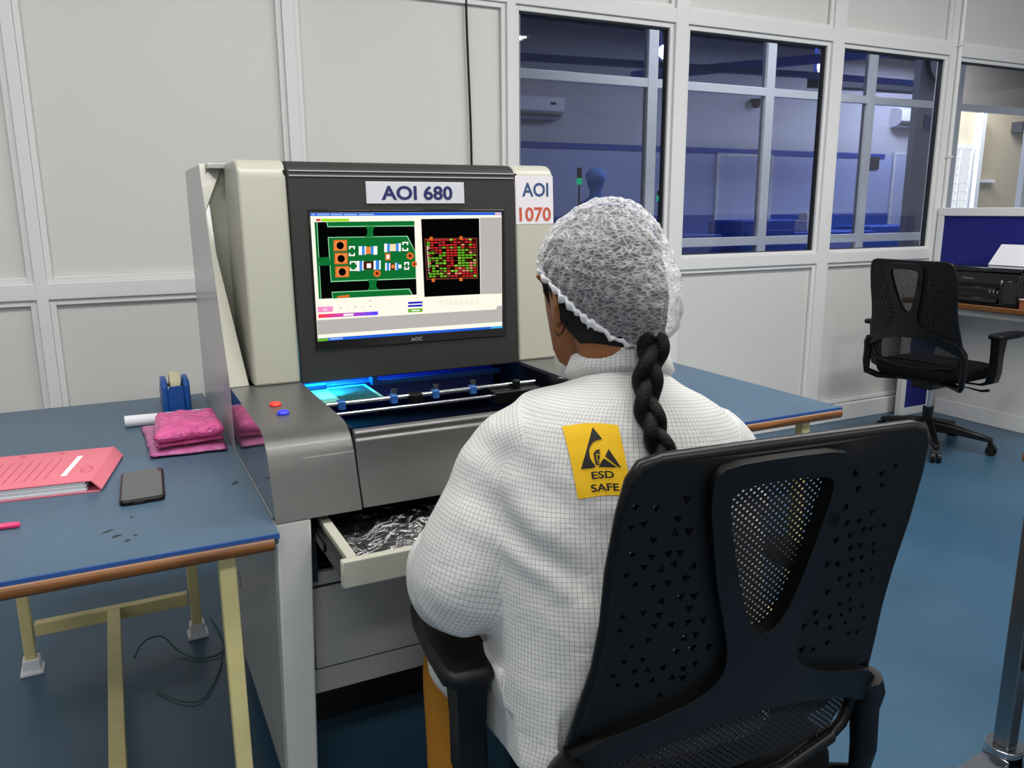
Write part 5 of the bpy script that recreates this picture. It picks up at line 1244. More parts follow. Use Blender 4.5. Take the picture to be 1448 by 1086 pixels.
YH = [(.085, -.006), (.102, -.022), (.104, -.055), (.095, -.11), (.082, -.18), (.064, -.245), (.055, -.29), (.062, -.325), (.095, -.352), (.16, -.377), (.22, -.40), (.252, -.424)]
def yhalf(v):
    for (x0, y0), (x1, y1) in zip(YH, YH[1:]):
        if y1 <= v <= y0: return x0 + (x1-x0)*(v-y0)/(y1-y0)
    return .27
YLOW = [(.274, -.455), (.256, -.478), (.226, -.464), (.19, -.44), (.11, -.41), (.04, -.396)]
def make_chair(loc, rz, label, lift=0.0, group=None):
    t = empty('office_chair', label, 'chair', loc, rz, group)
    P = lambda mb, nm, mt_, par=None, **k: build(mb, nm, mt_, par or t, local=True, **k)
    shell_half = HALF[:8] + [(.246, -.405)] + [(.2, -.405), (.12, -.385), (.05, -.375)]
    win = smoothpoly([(.072, -.036), (.078, -.06), (.06, -.14), (.036, -.225), (.012, -.262), (-.012, -.262), (-.036, -.225), (-.06, -.14), (-.078, -.06), (-.072, -.036)], 2)
    # triangular piercings in both wings
    rnd = random.Random(5); tris = []
    v = -.055; row = 0
    while v > -.375:
        for s in (-1, 1):
            u = yhalf(v) + .022 + (row % 2)*.011
            while u < halfw(v) - .024:
                f = (u - yhalf(v))/(halfw(v)-yhalf(v)+1e-6); r = .0082 - .0035*f
                if not (v < -.33 and u > .17) and rnd.random() < .74:
                    cu, cv_ = u + rnd.uniform(-.004, .004), v + rnd.uniform(-.005, .005); a0 = rnd.choice([0.5, 2.6, 4.7, 3.9]) + rnd.uniform(-.25, .25)
                    tr = [(s*(cu + r*math.cos(a0+q*2*PI/3)), cv_ + r*math.sin(a0+q*2*PI/3)) for q in range(3)]
                    if all(abs(x) > yhalf(y)+.006 and abs(x) < halfw(y)-.012 for x, y in tr): tris.append(tr)
                u += .0225
        v -= .0225; row += 1
    sh_ = lambda p: (p[0] - .027*max(0, 1 + p[1]/.42), p[1])
    win = [sh_(p) for p in win]; tris = [[sh_(p) for p in q_] for q_ in tris]
    b = MB(); panel(b, sym(shell_half), [win] + tris, -.003, .004, .035); sh = P(b, 'back_shell', M['black'], sm=30)
    # raised rim round the shell
    rim = HALF + [(.25, -.50), (.236, -.535), (.2, -.548)]
    full = [(-x, y) for x, y in rim[::-1]] + rim
    b = MB(); b.tube([bk(x, y, .006) for x, y in full], .0095, 8, 0, 1.0); b.tube([bk(x, y, .006) for x, y in [(.21, -.547), (.1, -.56), (0, -.563), (-.1, -.56), (-.21, -.547)]], .012, 8); P(b, 'back_rim', M['satin'], sm=60)
    # mesh in front of the shell
    b = MB(); panel(b, sym([(x-.004, y) for x, y in HALF] + [(.246, -.5), (.2, -.545)]), [], .0125, .0132, .04); P(b, 'back_mesh', M['mesh'], sm=40)
    # Y frame
    yf = [(x, y) for x, y in YH] + YLOW
    outl = [sh_(p) for p in smoothpoly([(0.0, -.004)] + yf + [(-x, y) for x, y in yf[::-1]], 1)]
    b = MB(); panel(b, outl, [win], -.017, -.001, .03); P(b, 'back_frame', M['satin'], bevel=.005, seg=3, sm=45)
    for s in (-1, 1):
        pts = [bk(s*.252, -.436, -.008), bk(s*.268, -.466, -.010), Vector((s*.271, -.186, .53)), Vector((s*.273, -.190, .46)), Vector((s*.270, -.186, .405)), Vector((s*.235, -.13, .378)), Vector((s*.11, -.05, .382))]
        b = MB(); b.tube(pts, [.022, .024, .023, .021, .019, .018, .018], 12, 0, .8); P(b, 'back_support', M['satin'], sm=70)
    # seat
    b = MB(); rings = []
    for z, g in ((.405, .9), (.412, .97), (.43, 1.0), (.452, 1.0), (.468, .97), (.478, .90), (.482, .78), (.483, .4)):
        ring = []
        for j in range(48):
            a = 2*PI*j/48; c, s_ = math.cos(a), math.sin(a); e = 2/4.5
            x = math.copysign(abs(c)**e, c)*.245*g; y = .03 + math.copysign(abs(s_)**e, s_)*.25*g
            ring.append((x, y, z - (.018*max(0, (y-.18)/.1) if z > .43 else 0)))
        rings.append(ring)
    b.loft(rings); P(b, 'seat', M['blackfab'], sm=50)
    # arms
    for s in (-1, 1):
        o_ = []
        for x, y in ((-.030, .0), (-.042, .02), (-.044, .09), (-.040, .19), (-.03, .245), (-.01, .26), (.012, .258), (.03, .235), (.040, .17), (.044, .08), (.040, .018), (.026, .0)):
            o_.append((s*.350 + x, -.085 + y, .648))
        b = MB(); b.prism(o_, (0, 0, .026)); pad = P(b, 'armrest', M['black'], bevel=.010, seg=3, sm=60)
        b = MB(); b.loft([[(s*xc + dx*w_, yc + dy*d_, z) for dx, dy in ((-1,-1), (1,-1), (1,1), (-1,1))] for xc, yc, z, w_, d_ in ((.342, -.02, .65, .024, .035), (.34, -.02, .56, .022, .027), (.338, -.015, .47, .022, .026), (.325, -.01, .42, .022, .026), (.27, .0, .395, .018, .026), (.18, .01, .39, .012, .024))]); P(b, 'arm_post', M['satin'], bevel=.006, sm=50)
    b = MB(); b.box(-.13, .13, -.12, .14, .375, .404); b.box(-.06, .06, -.09, .07, .335, .378); P(b, 'mechanism', M['satin'], bevel=.006, sm=0)
    b = MB(); b.tube([(.05, .05, .358), (.17, .07, .352), (.23, .08, .345), (.27, .08, .355)], [.005, .005, .009, .012], 8, 0, .7); P(b, 'tilt_lever', M['satin'])
    b = MB(); b.cyl((0, 0, .22), (0, 0, .34), .015, 16); P(b, 'gas_lift', M['chrome'])
    b = MB(); b.cyl((0, 0, .095), (0, 0, .225), .027, 20); P(b, 'lift_cover', M['satin'])
    for k in range(5):
        a = math.radians(LEG0) + k*2*PI/5; d = Vector((math.cos(a), math.sin(a), 0)); n = Vector((-d.y, d.x, 0)); rings = []
        for r, zc, w_, h_ in ((.02, .125, .03, .034), (.12, .118, .026, .026), (.24, .096, .02, .018), (.305, .085, .017, .014), (.325, .078, .012, .010)):
            rings.append([d*r + n*w_*i + Vector((0, 0, zc + h_*j)) for i, j in ((-1,-1), (1,-1), (1,.6), (.6,1), (-.6,1), (-1,.6))])
        b = MB(); b.loft(rings); lg = P(b, 'leg', M['satin'], bevel=.003, sm=40)
        c = MB(); p = d*.31
        c.cyl(p + Vector((0,0,.05)), p + Vector((0,0,.082)), .008, 10)
        for s in (-1, 1): c.cyl(p + n*(.006*s) + d*.012 + Vector((0,0,.0275)), p + n*(.024*s) + d*.012 + Vector((0,0,.0275)), .0275, 18)
        c.tube([p + d*.012 + n*-.02 + Vector((0,0,.05)), p + d*.012 + n*.02 + Vector((0,0,.05))], .016, 10); P(c, 'castor', M['satin'], lg)
    return t
LEG0 = 40
CH = Vector((.756, .984, -.008)); CHR = math.radians(-5)
make_chair(CH, CHR, 'black mesh back office chair in which the operator in white coat sits')
LEG0 = 23
make_chair((3.97, 2.83, 0), math.radians(-85), 'empty black mesh back office chair pulled up to the narrow printer desk')
# ------------------------------------------------------------------ the operator
def remesh(mb, voxel, smooth_it=2):
    me = mb.mesh('tmp', M['white']); bm = bmesh.new(); bm.from_mesh(me); bmesh.ops.recalc_face_normals(bm, faces=bm.faces); bm.to_mesh(me); bm.free()
    ob = bpy.data.objects.new('tmp', me); COL.objects.link(ob)
    r = ob.modifiers.new('r', 'REMESH'); r.mode = 'VOXEL'; r.voxel_size = voxel; r.adaptivity = 0
    if smooth_it:
        s_ = ob.modifiers.new('s', 'SMOOTH'); s_.iterations = smooth_it; s_.factor = .5
    dg = bpy.context.evaluated_depsgraph_get(); dg.update()
    out = bpy.data.meshes.new_from_object(ob.evaluated_get(dg)); bpy.data.objects.remove(ob); bpy.data.meshes.remove(me)
    return out
def put(me, name, mats, parent, sm=180):
    off = wloc(parent); me.transform(Matrix.Translation(-off)); me.materials.clear()
    for x in (mats if isinstance(mats, list) else [mats]): me.materials.append(x)
    smooth(me, sm); me.name = name
    o = bpy.data.objects.new(name, me); COL.objects.link(o); o.parent = parent; return o
PER = empty('person', 'seated operator from behind in white grid coat, hair net and long black braid', 'person', (.69, .95, 0))
TY = math.radians(8); trv = Vector((math.cos(TY), -math.sin(TY), 0)); tfw = Vector((math.sin(TY), math.cos(TY), 0)); TO = Vector((.650, .925, 0))
def T(x, y, z): return TO + trv*x + tfw*y + Vector((0, 0, z - .10*x*max(0, min(1, (z-.75)/.25))))
HY_, HP = math.radians(-1), math.radians(12)
h_r = Vector((math.cos(HY_), -math.sin(HY_), 0)); f0 = Vector((math.sin(HY_), math.cos(HY_), 0)); Z_ = Vector((0,0,1))
h_f = f0*math.cos(HP) - Z_*math.sin(HP); h_u = Z_*math.cos(HP) + f0*math.sin(HP); HC_ = Vector((.634, 1.002, 1.196))
HM = Matrix((h_r, h_f, h_u)).transposed()
def Hd(x, y, z): return HC_ + HM @ Vector((x, y, z))
def sring(fn, cx, cy, z, hw, hf, hb, n=48, e=2.3):
    out = []
    for j in range(n):
        a = PI/2 + 2*PI*j/n; c, s_ = math.cos(a), math.sin(a)
        out.append(fn(cx + math.copysign(abs(c)**(2/e), c)*hw, cy + math.copysign(abs(s_)**(2/e), s_)*(hf if s_ > 0 else hb), z))
    return out
# --- body: one continuous surface
b = MB()
HS = [(-.122, .062, .018, .022, .018), (-.112, .055, .034, .040, .045), (-.092, .035, .048, .064, .065), (-.065, .015, .057, .082, .075), (-.035, .005, .064, .090, .085), (-.005, 0, .069, .090, .090), (.025, -.003, .073, .094, .096), (.046, -.006, .070, .086, .094), (.068, -.010, .060, .068, .082), (.085, -.012, .044, .047, .060), (.095, -.014, .022, .024, .032)]
b.loft([sring(Hd, 0, cy, z, hw, hf, hb, 40, 2.15) for z, cy, hw, hf, hb in HS])
# nose, lips, brow, chin
b.loft([[Hd(x*w, y, z) for x, y in ((-1, .080), (-.45, d), (.45, d), (1, .080))] for z, w, d in ((.02, .009, .099), (-.01, .010, .106), (-.032, .014, .118), (-.040, .015, .114), (-.046, .010, .098))])
b.ell(Hd(0, .098, -.062), (.024, .008, .006), 16, 8, 0, HM); b.ell(Hd(0, .097, -.072), (.021, .008, .006), 16, 8, 0, HM)
for s in (-1, 1):
    b.ell(Hd(s*.032, .082, .022), (.022, .010, .006), 14, 8, 0, HM); b.ell(Hd(s*.031, .077, .0145), (.0165, .0145, .0085), 16, 10, 0, HM); b.ell(Hd(s*.031, .076, -.002), (.0155, .0130, .0065), 16, 10, 0, HM)
    ea = HM @ Matrix.Rotation(s*.35, 3, 'Z') @ Matrix.Rotation(-.18, 3, 'X')
    b.ell(Hd(s*.073, -.008, -.028), (.007, .017, .031), 18, 10, 0, ea)
    rim_ = [Hd(s*.073, -.008, -.028) + ea @ Vector((s*.004, .017*math.cos(a)*.95, .030*math.sin(a))) for a in [(-.35 + k/12*1.5)*PI for k in range(13)]]
    b.tube(rim_, .0042, 8)
    b.ell(Hd(s*.071, .0, -.056), (.006, .008, .009), 12, 8, 0, ea)
# neck and trunk
b.tube([Hd(0, -.02, -.04), Hd(0, -.03, -.10), T(0, .035, 1.075), T(0, .02, 1.0)], [.054, .053, .058, .075], 24)
b.loft([sring(T, cx, cy, z, hw, hf, hb, 40) for z, cx, cy, hw, hf, hb in ((.52, 0, .0, .15, .11, .12), (.66, 0, -.01, .135, .10, .10), (.80, 0, 0, .14, .10, .10), (.92, 0, .02, .155, .095, .10), (.98, 0, .03, .15, .085, .09), (1.02, 0, .035, .12, .07, .08), (1.05, 0, .04, .07, .055, .065))])
ARM = {-1: [Vector(p) for p in ((.52, .965, .985), (.480, .998, .955), (.460, 1.000, .897), (.440, 1.004, .83), (.422, 1.012, .764), (.438, 1.09, .768), (.545, 1.19, .785))],
       1: [Vector(p) for p in ((.785, .92, .955), (.835, .93, .915), (.875, .965, .84), (.905, 1.02, .765), (.90, 1.05, .755), (.85, 1.13, .765), (.79, 1.20, .785))]}
def hand(mb, w, d, s):
    """Palm, four bent fingers and a thumb; d points from wrist to knuckles, s is the thumb side."""
    d = d.normalized(); n = Vector((0,0,1)); r = d.cross(n).normalized()*s; p = w + d*.045
    mt_ = Matrix((r, d, n)).transposed()
    mb.ell(p, (.038, .052, .014), 16, 10, 0, mt_); mb.ell(w + d*.005, (.027, .03, .019), 14, 8, 0, mt_)
    for k, (off, ln) in enumerate(((.028, .066), (.010, .074), (-.009, .070), (-.027, .056))):
        a = w + d*(.082 - abs(off-.005)*.25) + r*off; q1 = a + d*ln*.45 + n*.007; q2 = q1 + d*ln*.32 - n*.010; q3 = q2 + d*ln*.18 - n*.016
        mb.tube([a - d*.02, a, q1, q2, q3], [.0095, .0092, .0085, .0078, .006], 10)
    a = w + d*.025 + r*.028; q1 = a + d*.026 + r*.020 - n*.002; q2 = q1 + d*.026 + r*.006 - n*.006
    mb.tube([a - d*.012 - r*.012, a, q1, q2], [.012, .0115, .0095, .007], 10)
for s in (-1, 1):
    A_ = ARM[s]; b.tube(A_, [.05, .042, .042, .037, .038, .034, .026], 16)
    hand(b, A_[-1], A_[-1]-A_[-2] + Vector((0, .02, -.012)), -1 if s > 0 else 1)
LEG = {-1: [Vector(p) for p in ((.585, .93, .565), (.565, 1.05, .563), (.545, 1.22, .56), (.535, 1.295, .53), (.532, 1.325, .40), (.53, 1.335, .22), (.53, 1.335, .09))],
       1: [Vector(p) for p in ((.765, .92, .565), (.775, 1.05, .563), (.785, 1.22, .56), (.79, 1.295, .53), (.792, 1.325, .40), (.795, 1.335, .22), (.795, 1.335, .09))]}
for s in (-1, 1): b.tube(LEG[s], [.07, .068, .06, .055, .048, .038, .032], 18)
for s in (-1, 1):
    a = LEG[s][-1]; b.tube([a + Vector((0, -.04, -.045)), a + Vector((0, .03, -.04)), a + Vector((0, .10, -.055)), a + Vector((0, .165, -.065))], [.03, .034, .032, .022], 14, 0, .8)
body = put(remesh(b, .005, 2), 'body', M['skin'], PER)
# eyes and lips as small parts of the face
for s in (-1, 1):
    e_ = MB(); e_.ell(Hd(s*.031, .0775, .007), (.0118, .0112, .0105), 16, 10, 0, HM); o = build(e_, 'eye', mat('eye white', rgb(236,232,226), .2), PER, sm=180)
    i_ = MB(); i_.ell(Hd(s*.031, .0868, .0065), (.0056, .003, .0052), 14, 8, 0, HM); build(i_, 'iris', M['hair'], o, sm=180)
    w_ = MB(); w_.tube([Hd(s*.014, .097, .026), Hd(s*.03, .096, .032), Hd(s*.044, .087, .027)], [.0025, .003, .0015], 8); build(w_, 'eyebrow', M['hair'], PER, sm=180)
for z_, w_ in ((-.062, .023), (-.0715, .020)):
    l_ = MB(); l_.ell(Hd(0, .1005, z_), (w_, .0075, .0048), 16, 8, 0, HM); build(l_, 'lip', mat('brown lip', rgb(112,58,44), .45), PER, sm=180)
# --- hair, cap
cn = Vector((0, -.603, .798)); c1 = Vector((1, 0, 0)); c2 = cn.cross(c1)
def dome(rad, ctr, t1, back, n=72, k=26, disp=None, t0=0.02, ex=1.5):
    rings = []
    for i in range(k+1):
        ring = []
        for j in range(n):
            ph = 2*PI*j/n; bf = max(0, -math.sin(ph))
            t = t0 + (t1 + back*bf**ex - t0)*i/k
            d = cn*math.cos(t) + (c1*math.cos(ph) + c2*math.sin(ph))*math.sin(t)
            p = Vector((ctr[0]+d.x*rad[0], ctr[1]+d.y*rad[1], ctr[2]+d.z*rad[2]))
            if disp: p += d*disp(t, ph, d)
            ring.append(Hd(*p))
        rings.append(ring)
    return rings
bulge = lambda d: .030*math.exp(-((d - Vector((.25, -.72, -.58)))).length_squared*3.2) + .010*math.exp(-((d - Vector((.1, -.45, .8)))).length_squared*2.5)
b = MB(); b.loft(dome((.082, .0985, .099), (0, -.0145, .001), 1.66, .66, ex=.7, disp=lambda t, ph, d: bulge(d)*.75 + .014*max(0, min(1, (t-1.55)/.3))*max(0, -math.sin(ph))))
hair = build(b, 'hair', M['hair'], PER, sm=180)
b = MB(); b.tube([Hd(-.064, .020, .014), Hd(-.0665, .018, -.010), Hd(-.0685, .012, -.038)], [.016, .011, .002], 10, 0, .35)
b.tube([Hd(-.072, -.03, -.05), Hd(-.076, -.022, -.07), Hd(-.074, -.006, -.075), Hd(-.073, .006, -.066)], [.0012, .0012, .001, .0006], 6); build(b, 'loose_hair', M['hair'], hair, sm=180)
CR, CC = (.0915, .1135, .107), (0, -.0185, .0)
def capdisp(t, ph, d):
    f = max(0, min(1, (t-.75)/.75))
    w = .0022*math.sin(ph*38 + 3*math.sin(ph*5)) * f
    nz = noise.noise(d*9)*.0035 + noise.noise(d*22 + Vector((4,2,1)))*.0022
    g = max(0, min(1, (t/(1.6+.37*max(0,-math.sin(ph))**1.5)-.86)/.14))
    return bulge(d) + w + nz - (.008 + .004*max(0, -math.sin(ph)))*g*g
b = MB(); b.loft(dome(CR, CC, 1.60, .37, 180, 60, capdisp), cap=False); net = build(b, 'hair_net', M['net'], PER, sm=180, fix=False)
# gathered elastic rim
ed = dome(CR, CC, 1.60, .37, 180, 60, capdisp)
b = MB(); path = []; rad = []
e0, e1 = ed[-1], ed[-4]
N_ = len(e0); rings = []
for j in range(N_+1):
    q = j % N_; p = e0[q]; out = (p - HC_).normalized(); dn = (e0[q]-e1[q]).normalized(); bf = max(0, -math.sin(2*PI*q/N_))
    wv = noise.noise(Vector((math.cos(2*PI*q/N_)*9, math.sin(2*PI*q/N_)*9, 0)))*.004 + math.sin(q*1.75)*.0018
    r = .0045 + .0085*bf; c = p + out*(.001+wv*.6) + dn*(wv*.4)
    rings.append([c + out*math.cos(2*PI*k/10)*r*.7 + dn*math.sin(2*PI*k/10)*r*1.2 for k in range(10)])
b.loft(rings, cap=False); build(b, 'elastic_rim', M['netband'], net, sm=180)

# --- coat
parts = []
def uvloft(rings, us, vs_):
    """Triangles with per-corner UV (metres) for a closed ring loft."""
    V = []; Tn = []; U = []; n = len(rings[0])
    for r in rings: V += [Vector(p) for p in r]
    for i in range(len(rings)-1):
        for j in range(n):
            a, b_, c, d = i*n+j, i*n+(j+1) % n, (i+1)*n+(j+1) % n, (i+1)*n+j
            ua, ub = us*j/n, us*(j+1)/n; va, vb = vs_[i], vs_[i+1]
            Tn.append((a, b_, c)); U.append(((ua, va), (ub, va), (ub, vb))); Tn.append((a, c, d)); U.append(((ua, va), (ub, vb), (ua, vb)))
    return V, Tn, U
TS = [(.535, .01, .235, .20, .172), (.55, .005, .232, .19, .170), (.58, -.002, .222, .165, .158), (.66, -.008, .214, .14, .140), (.74, -.006, .210, .13, .126), (.82, 0, .210, .125, .118), (.89, .008, .206, .12, .112), (.935, .014, .200, .115, .108), (.97, .018, .190, .108, .104), (1.0, .023, .178, .098, .099), (1.025, .028, .154, .088, .094), (1.047, .033, .120, .078, .087), (1.064, .038, .088, .068, .080), (1.082, .04, .068, .060, .072)]
TT = lambda x, y, z: T(x, y, z - max(0, (z-1.03)/.05)*.024*(1 + (y-.04)/.07))
trings = [sring(TT, 0, cy, z, hw, hf, hb, 64, 2.35) for z, cy, hw, hf, hb in TS]
b = MB(); b.loft(trings); tv = [0]
for r0, r1 in zip(trings, trings[1:]): tv.append(tv[-1] + max((r1[j]-r0[j]).length for j in (24, 32, 40)))
parts.append(uvloft(trings, 1.06, tv))
def pathrings(pts, rad, n=32, sq=1.0, up=(0, 1, .2)):
    mb = MB(); mb.tube(pts, rad, n, 0, sq, True, up); return [mb.v[i*n:(i+1)*n] for i in range(len(pts))]
def interp(r, k=4):
    out = []
    for x, y in zip(r, r[1:]): out += [x+(y-x)*q/k for q in range(k)]
    return out + [r[-1]]
SR = [.060, .054, .063, .078, .083, .068, .046]
for s in (-1, 1):
    P_ = cat_(ARM[s]); R_ = interp(SR)
    rg = pathrings(P_, R_); b.loft(rg)
    L_ = [0]
    for x, y in zip(rg, rg[1:]): L_.append(L_[-1] + .5*max((p-q).length for p, q in zip(x, y)) + .5*sum((p-q).length for p, q in zip(x, y))/len(x))
    parts.append(uvloft(rg, .47, L_))
for s in (-1, 1):
    A_ = LEG[s]; P_ = [A_[0] + Vector((s*.02, -.02, .0)), A_[1] + Vector((s*.024, 0, -.002)), A_[1]*.5 + A_[2]*.5 + Vector((s*.040, 0, -.008)), A_[2]*.85 + A_[1]*.15 + Vector((s*.042, 0, -.02))]
    rg = pathrings(P_, [.105, .104, .098, .088], 32, .9, (0, 0, 1)); b.loft(rg); parts.append(uvloft(rg, .62, [0, .12, .21, .26]))
me = remesh(b, .0065, 6)
# folds: hanging creases, elbow and armpit wrinkles
CRm = Matrix.Rotation(CHR, 4, 'Z'); CRi = (Matrix.Translation(CH) @ CRm).inverted()
armpitL, elbowL = Vector((.50, .93, .87)), Vector((.45, 1.0, .76))
NRM = [v.normal.copy() for v in me.vertices]
for v in me.vertices:
    p = v.co.copy(); n = NRM[v.index]
    a = noise.noise(Vector((p.x*11, p.y*11, p.z*3.4)))*.0075 + noise.noise(Vector((p.x*26+3, p.y*26, p.z*9)))*.0028
    low = max(0, min(1, (.95-p.z)/.3)); d = a*(.35+.65*low)
    for c, k, am in ((armpitL, 75, .0055), (elbowL, 62, .005), (Vector((.86, .9, .85)), 70, .005)):
        r = (p-c); w = math.exp(-r.length_squared/.011); d += am*w*math.sin(k*(r.z*.9 + r.x*.55) + 5*noise.noise(p*7))
    d += .006*math.exp(-((p.x-.53)**2)/.0012)*max(0, min(1, (.93-p.z)/.1))*(1 if p.y < .95 else 0)*math.sin((p.z)*26+1)
    pf = max(0, min(1, (.085 - (Vector((p.x, 0, p.z)) - Vector((.565, 0, .975))).length)/.03)) if p.y < .95 else 0
    v.co = p + n*d*(1-pf)
# resting contacts: arm pad, seat cushion, chair back
for v in me.vertices:
    q = CRi @ v.co
    if abs(abs(q.x)-.350) < .056 and -.10 < q.y < .195 and q.z > .60: q.z = max(q.z, .6775)
    if q.z < .62 and -.30 < q.y < .06 and abs(q.x) > .29: q.x = math.copysign(min(abs(q.x), .305), q.x)
    if abs(q.x) < .252 and -.23 < q.y < .285 and q.z < .60: q.z = max(q.z, .4865 + .02*max(0, (q.y-.18)/.1)*0)
    if q.z < 1.04:
        yb = bk(q.x, (q.z-1.025)/math.cos(RC), .03).y
        if abs(q.x) < .262: q.y = max(q.y, yb)
    v.co = (Matrix.Translation(CH) @ CRm) @ q
me.update()
trees = [BVHTree.FromPolygons(V, Tn) for V, Tn, U in parts]
uvl = me.uv_layers.new(name='UVMap')
from mathutils.geometry import barycentric_transform
for pl_ in me.polygons:
    best = min(range(len(parts)), key=lambda k: (trees[k].find_nearest(pl_.center)[3] or 9) + (0 if k == 0 else -.004 if k < 3 else .004))
    V, Tn, U = parts[best]
    for li in pl_.loop_indices:
        p = me.vertices[me.loops[li].vertex_index].co; loc, nn, fi, dd = trees[best].find_nearest(p)
        tr = Tn[fi]; uv3 = [Vector((u, v_, 0)) for u, v_ in U[fi]]
        q = barycentric_transform(loc, V[tr[0]], V[tr[1]], V[tr[2]], *uv3); uvl.data[li].uv = (q.x, q.y)
coat = put(me, 'coat', M['coat'], PER)
cb = BVHTree.FromPolygons([v.co + wloc(PER) for v in me.vertices], [tuple(p.vertices) for p in me.polygons])
def oncoat(x, z, off, fw=tfw):
    """Point on the back of the coat at torso offset x and height z."""
    o = TO + trv*x - tfw*.6 + Vector((0, 0, z)); h = cb.ray_cast(o, tfw)
    return (h[0] if h[0] is not None else TO + trv*x - tfw*.12 + Vector((0,0,z))) - tfw*off
# collar
cr = []
for rx, ry, dz in ((.064, .066, -.03), (.064, .066, .012), (.067, .070, .0155), (.071, .074, .013), (.080, .083, -.011), (.078, .081, -.014)):
    ring = []
    for j in range(48):
        a = PI/2 + 2*PI*j/48; fr = max(0, math.sin(a))
        ring.append(T(rx*math.cos(a), .042 + ry*math.sin(a), 1.100 + dz - .024*(1+math.sin(a)) + .001*math.sin(a*9)))
    cr.append(ring)
b = MB(); b.loft(cr + [cr[0]], cap=False)
col_ = build(b, 'collar', M['coat'], coat, sm=180)
uv = col_.data.uv_layers.new(name='UVMap')
for pl_ in col_.data.polygons:
    for li in pl_.loop_indices:
        vi = col_.data.loops[li].vertex_index; i, j = (vi//48) % 6, vi % 48
        jj = 48 if (j == 0 and any((me_ % 48) == 47 for me_ in pl_.vertices)) else j
        uv.data[li].uv = (.47*jj/48, [0, .042, .046, .05, .088, .094][i])
# sewn yellow patch with its lettering
pw, ph_, pc, pz = .073, .092, -.086, .972
def pt(u, v, off): return oncoat(pc + (u-.5)*pw + .010*(v-.5), pz - (v-.5)*ph_ + .004*math.sin(u*PI), off)
b = MB(); n = 16
b.add([pt(i/n, j/n, .0016) for j in range(n+1) for i in range(n+1)], [(j*(n+1)+i, j*(n+1)+i+1, (j+1)*(n+1)+i+1, (j+1)*(n+1)+i) for j in range(n) for i in range(n)])
patch = build(b, 'warning_patch', M['yellow'], coat, sm=180)
SHP = [[(.515,.05),(.633,.213),(.533,.226),(.447,.256),(.385,.306),(.348,.366),(.339,.45),(.359,.508),(.403,.571),(.389,.598),(.144,.59)],
 [(.711,.344),(.881,.602),(.832,.588),(.618,.447)], [(.588,.476),(.801,.599),(.463,.591),(.5,.549),(.54,.511)],
 [(.419,.401),(.449,.376),(.479,.39),(.456,.418),(.449,.502),(.457,.565),(.424,.565),(.414,.499)], [(.477,.42),(.525,.442),(.489,.506),(.482,.567),(.464,.566),(.471,.504)],
 [(.456,.365),(.536,.35),(.546,.373),(.52,.382),(.548,.406),(.528,.42),(.478,.398)]]
b = MB()
for poly in SHP:
    vs = [Vector(p) for p in poly]; r = delaunay_2d_cdt(vs + [Vector((x/30, y/30)) for x in range(31) for y in range(31) if inpoly((x/30, y/30), poly)], [(i, (i+1) % len(vs)) for i in range(len(vs))], [], 0, 1e-5)
    fs = [tuple(f) for f in r[2] if inpoly(sum((r[0][i] for i in f), Vector((0,0)))/len(f), poly)]
    b.add([pt(p.x, p.y, .0026) for p in r[0]], fs)
for txt, u0, v0, w, h in (('ESD', .513, .703, .41, .105), ('SAFE', .513, .880, .52, .108)):
    vs, fs = text_fit(txt, w, h, .02)
    b.add([pt(u0 + v.x, v0 - v.y, .0026) for v in vs], fs)
build(b, 'printed_symbol', M['blackink'], patch, sm=0, fix=False)
# --- braid lying on the back
bp_ = []
for k in range(41):
    s = k/40; z = 1.125 - .36*s; x = -.030 + .085*s - .006*math.sin(s*5)
    y = oncoat(x, z if z < 1.06 else 1.06, .017); p = Vector((y.x, y.y, z))
    if z > 1.04: p = p.lerp(Hd(.016, -.112 - .01*(1.125-z)/.085, -.085 - (1.125-z)*.9), min(1, (z-1.04)/.085))
    bp_.append(p)
for _ in range(4): bp_ = [bp_[0]] + [(bp_[i-1]+bp_[i]*2+bp_[i+1])/4 for i in range(1, len(bp_)-1)] + [bp_[-1]]
b = MB()
fine = cat_(bp_, 3)
for k in range(3):
    pts = []; rr = []
    for i, p in enumerate(fine):
        s = i/(len(fine)-1); phs = s*.36/.115*2*PI + k*2*PI/3; g = 1 - .35*s
        pts.append(p + trv*(.0120*g*math.sin(phs)) - tfw*(.0062*g*math.sin(2*phs))); rr.append(.0112*g)
    b.tube(pts, rr, 12, 0, .95, True, (0, -1, 0))
build(b, 'braid', M['hair'], hair, sm=180)
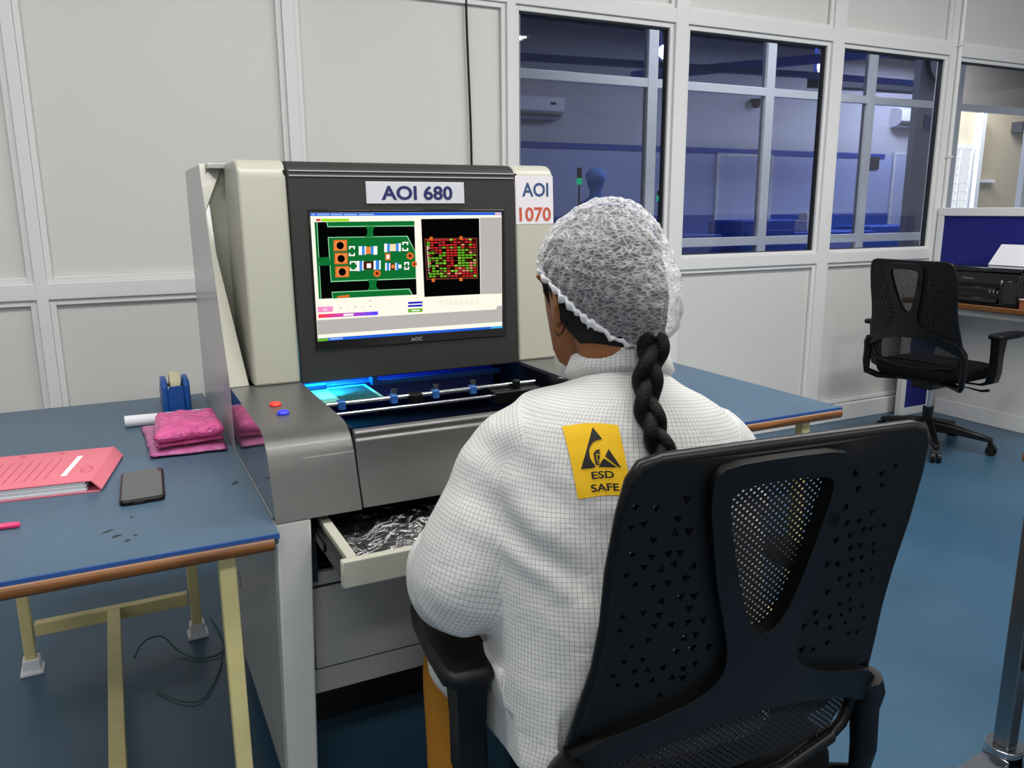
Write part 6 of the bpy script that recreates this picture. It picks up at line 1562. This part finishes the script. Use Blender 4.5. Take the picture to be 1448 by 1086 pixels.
# --- trousers and sandals
b = MB()
b.loft([sring(T, 0, 0, z, hw, hf, hb, 32) for z, hw, hf, hb in ((.50, .16, .13, .12), (.56, .17, .13, .13), (.64, .155, .115, .12))])
for s in (-1, 1): b.tube(LEG[s], [.086, .085, .077, .073, .066, .060, .058], 24)
me = remesh(b, .009, 4)
NRM = [v.normal.copy() for v in me.vertices]
for v in me.vertices:
    p = v.co; v.co = p + NRM[v.index]*(noise.noise(Vector((p.x*16, p.y*16, p.z*6)))*.006)
    q = CRi @ v.co
    if abs(q.x) < .25 and -.23 < q.y < .283: q.z = max(q.z, .485)
    if q.z > .4 and abs(q.x) < .26: q.y = max(q.y, bk(q.x, (q.z-1.025)/math.cos(RC), .06).y)
    v.co = (Matrix.Translation(CH) @ CRm) @ q
put(me, 'trousers', M['mustard'], PER)
for s in (-1, 1):
    a = LEG[s][-1]; b = MB()
    b.loft([[Vector((a.x + hw*math.cos(2*PI*j/24), a.y + .06 + (.125+hw*.1)*math.sin(2*PI*j/24), z)) for j in range(24)] for z, hw in ((.004, .04), (.016, .044), (.03, .043))]); build(b, 'sandal', M['dkshoe'], PER, bevel=.002)
# ------------------------------------------------------------------ light
w = bpy.data.worlds.new('world'); S.world = w; w.use_nodes = True
w.node_tree.nodes['Background'].inputs[0].default_value = (1, .985, .96, 1); w.node_tree.nodes['Background'].inputs[1].default_value = .5
def area(name, loc, size, power, col=(1,1,1), rot=(0,0,0)):
    l = bpy.data.lights.new(name, 'AREA'); l.shape = 'RECTANGLE'; l.size, l.size_y = size; l.energy = power; l.color = col
    o = bpy.data.objects.new(name, l); COL.objects.link(o); o.location = loc; o.rotation_euler = rot; return o
for i, (x, y) in enumerate(((-.6, 1.3), (.9, .7), (2.5, 1.5), (4.0, 1.6), (-.6, -1.4), (1.6, -1.6), (3.6, -1.2))):
    area('ceiling_light', (x, y, 3.08), (1.2, .3), 34 if y > 0 else 34, (1, .975, .93))
for x, y, p in ((3.5, 6.6, 50), (6.4, 7.0, 80), (9.0, 6.8, 210), (8.0, 5.3, 40), (10.9, 7.9, 190)): area('added_far_light', (x, y, 3.4), (1.2, .5), p, (.85, .92, 1))  # unseen lamps added in the far room; last two brighten pier and right end
area('corridor_light', (4.5, 4.3, 3.05), (2.5, .3), 34, (.9, .95, 1))
area('beige_light', (10.3, 6.2, 3.3), (1, .6), 35, (1, .95, .85))
area('ring_light', (.46, 2.0, .96), (.09, .04), 3.0, (.02, .55, 1), (math.radians(-60), 0, 0))
area('back_light', (.58, 2.12, 1.15), (.2, .05), 1.6, (.02, .06, 1))
S.view_settings.view_transform = 'Standard'; S.view_settings.look = 'None'; S.view_settings.exposure = 0; S.view_settings.gamma = 1; S.view_settings.use_curve_mapping = False
bpy.context.view_layer.update()
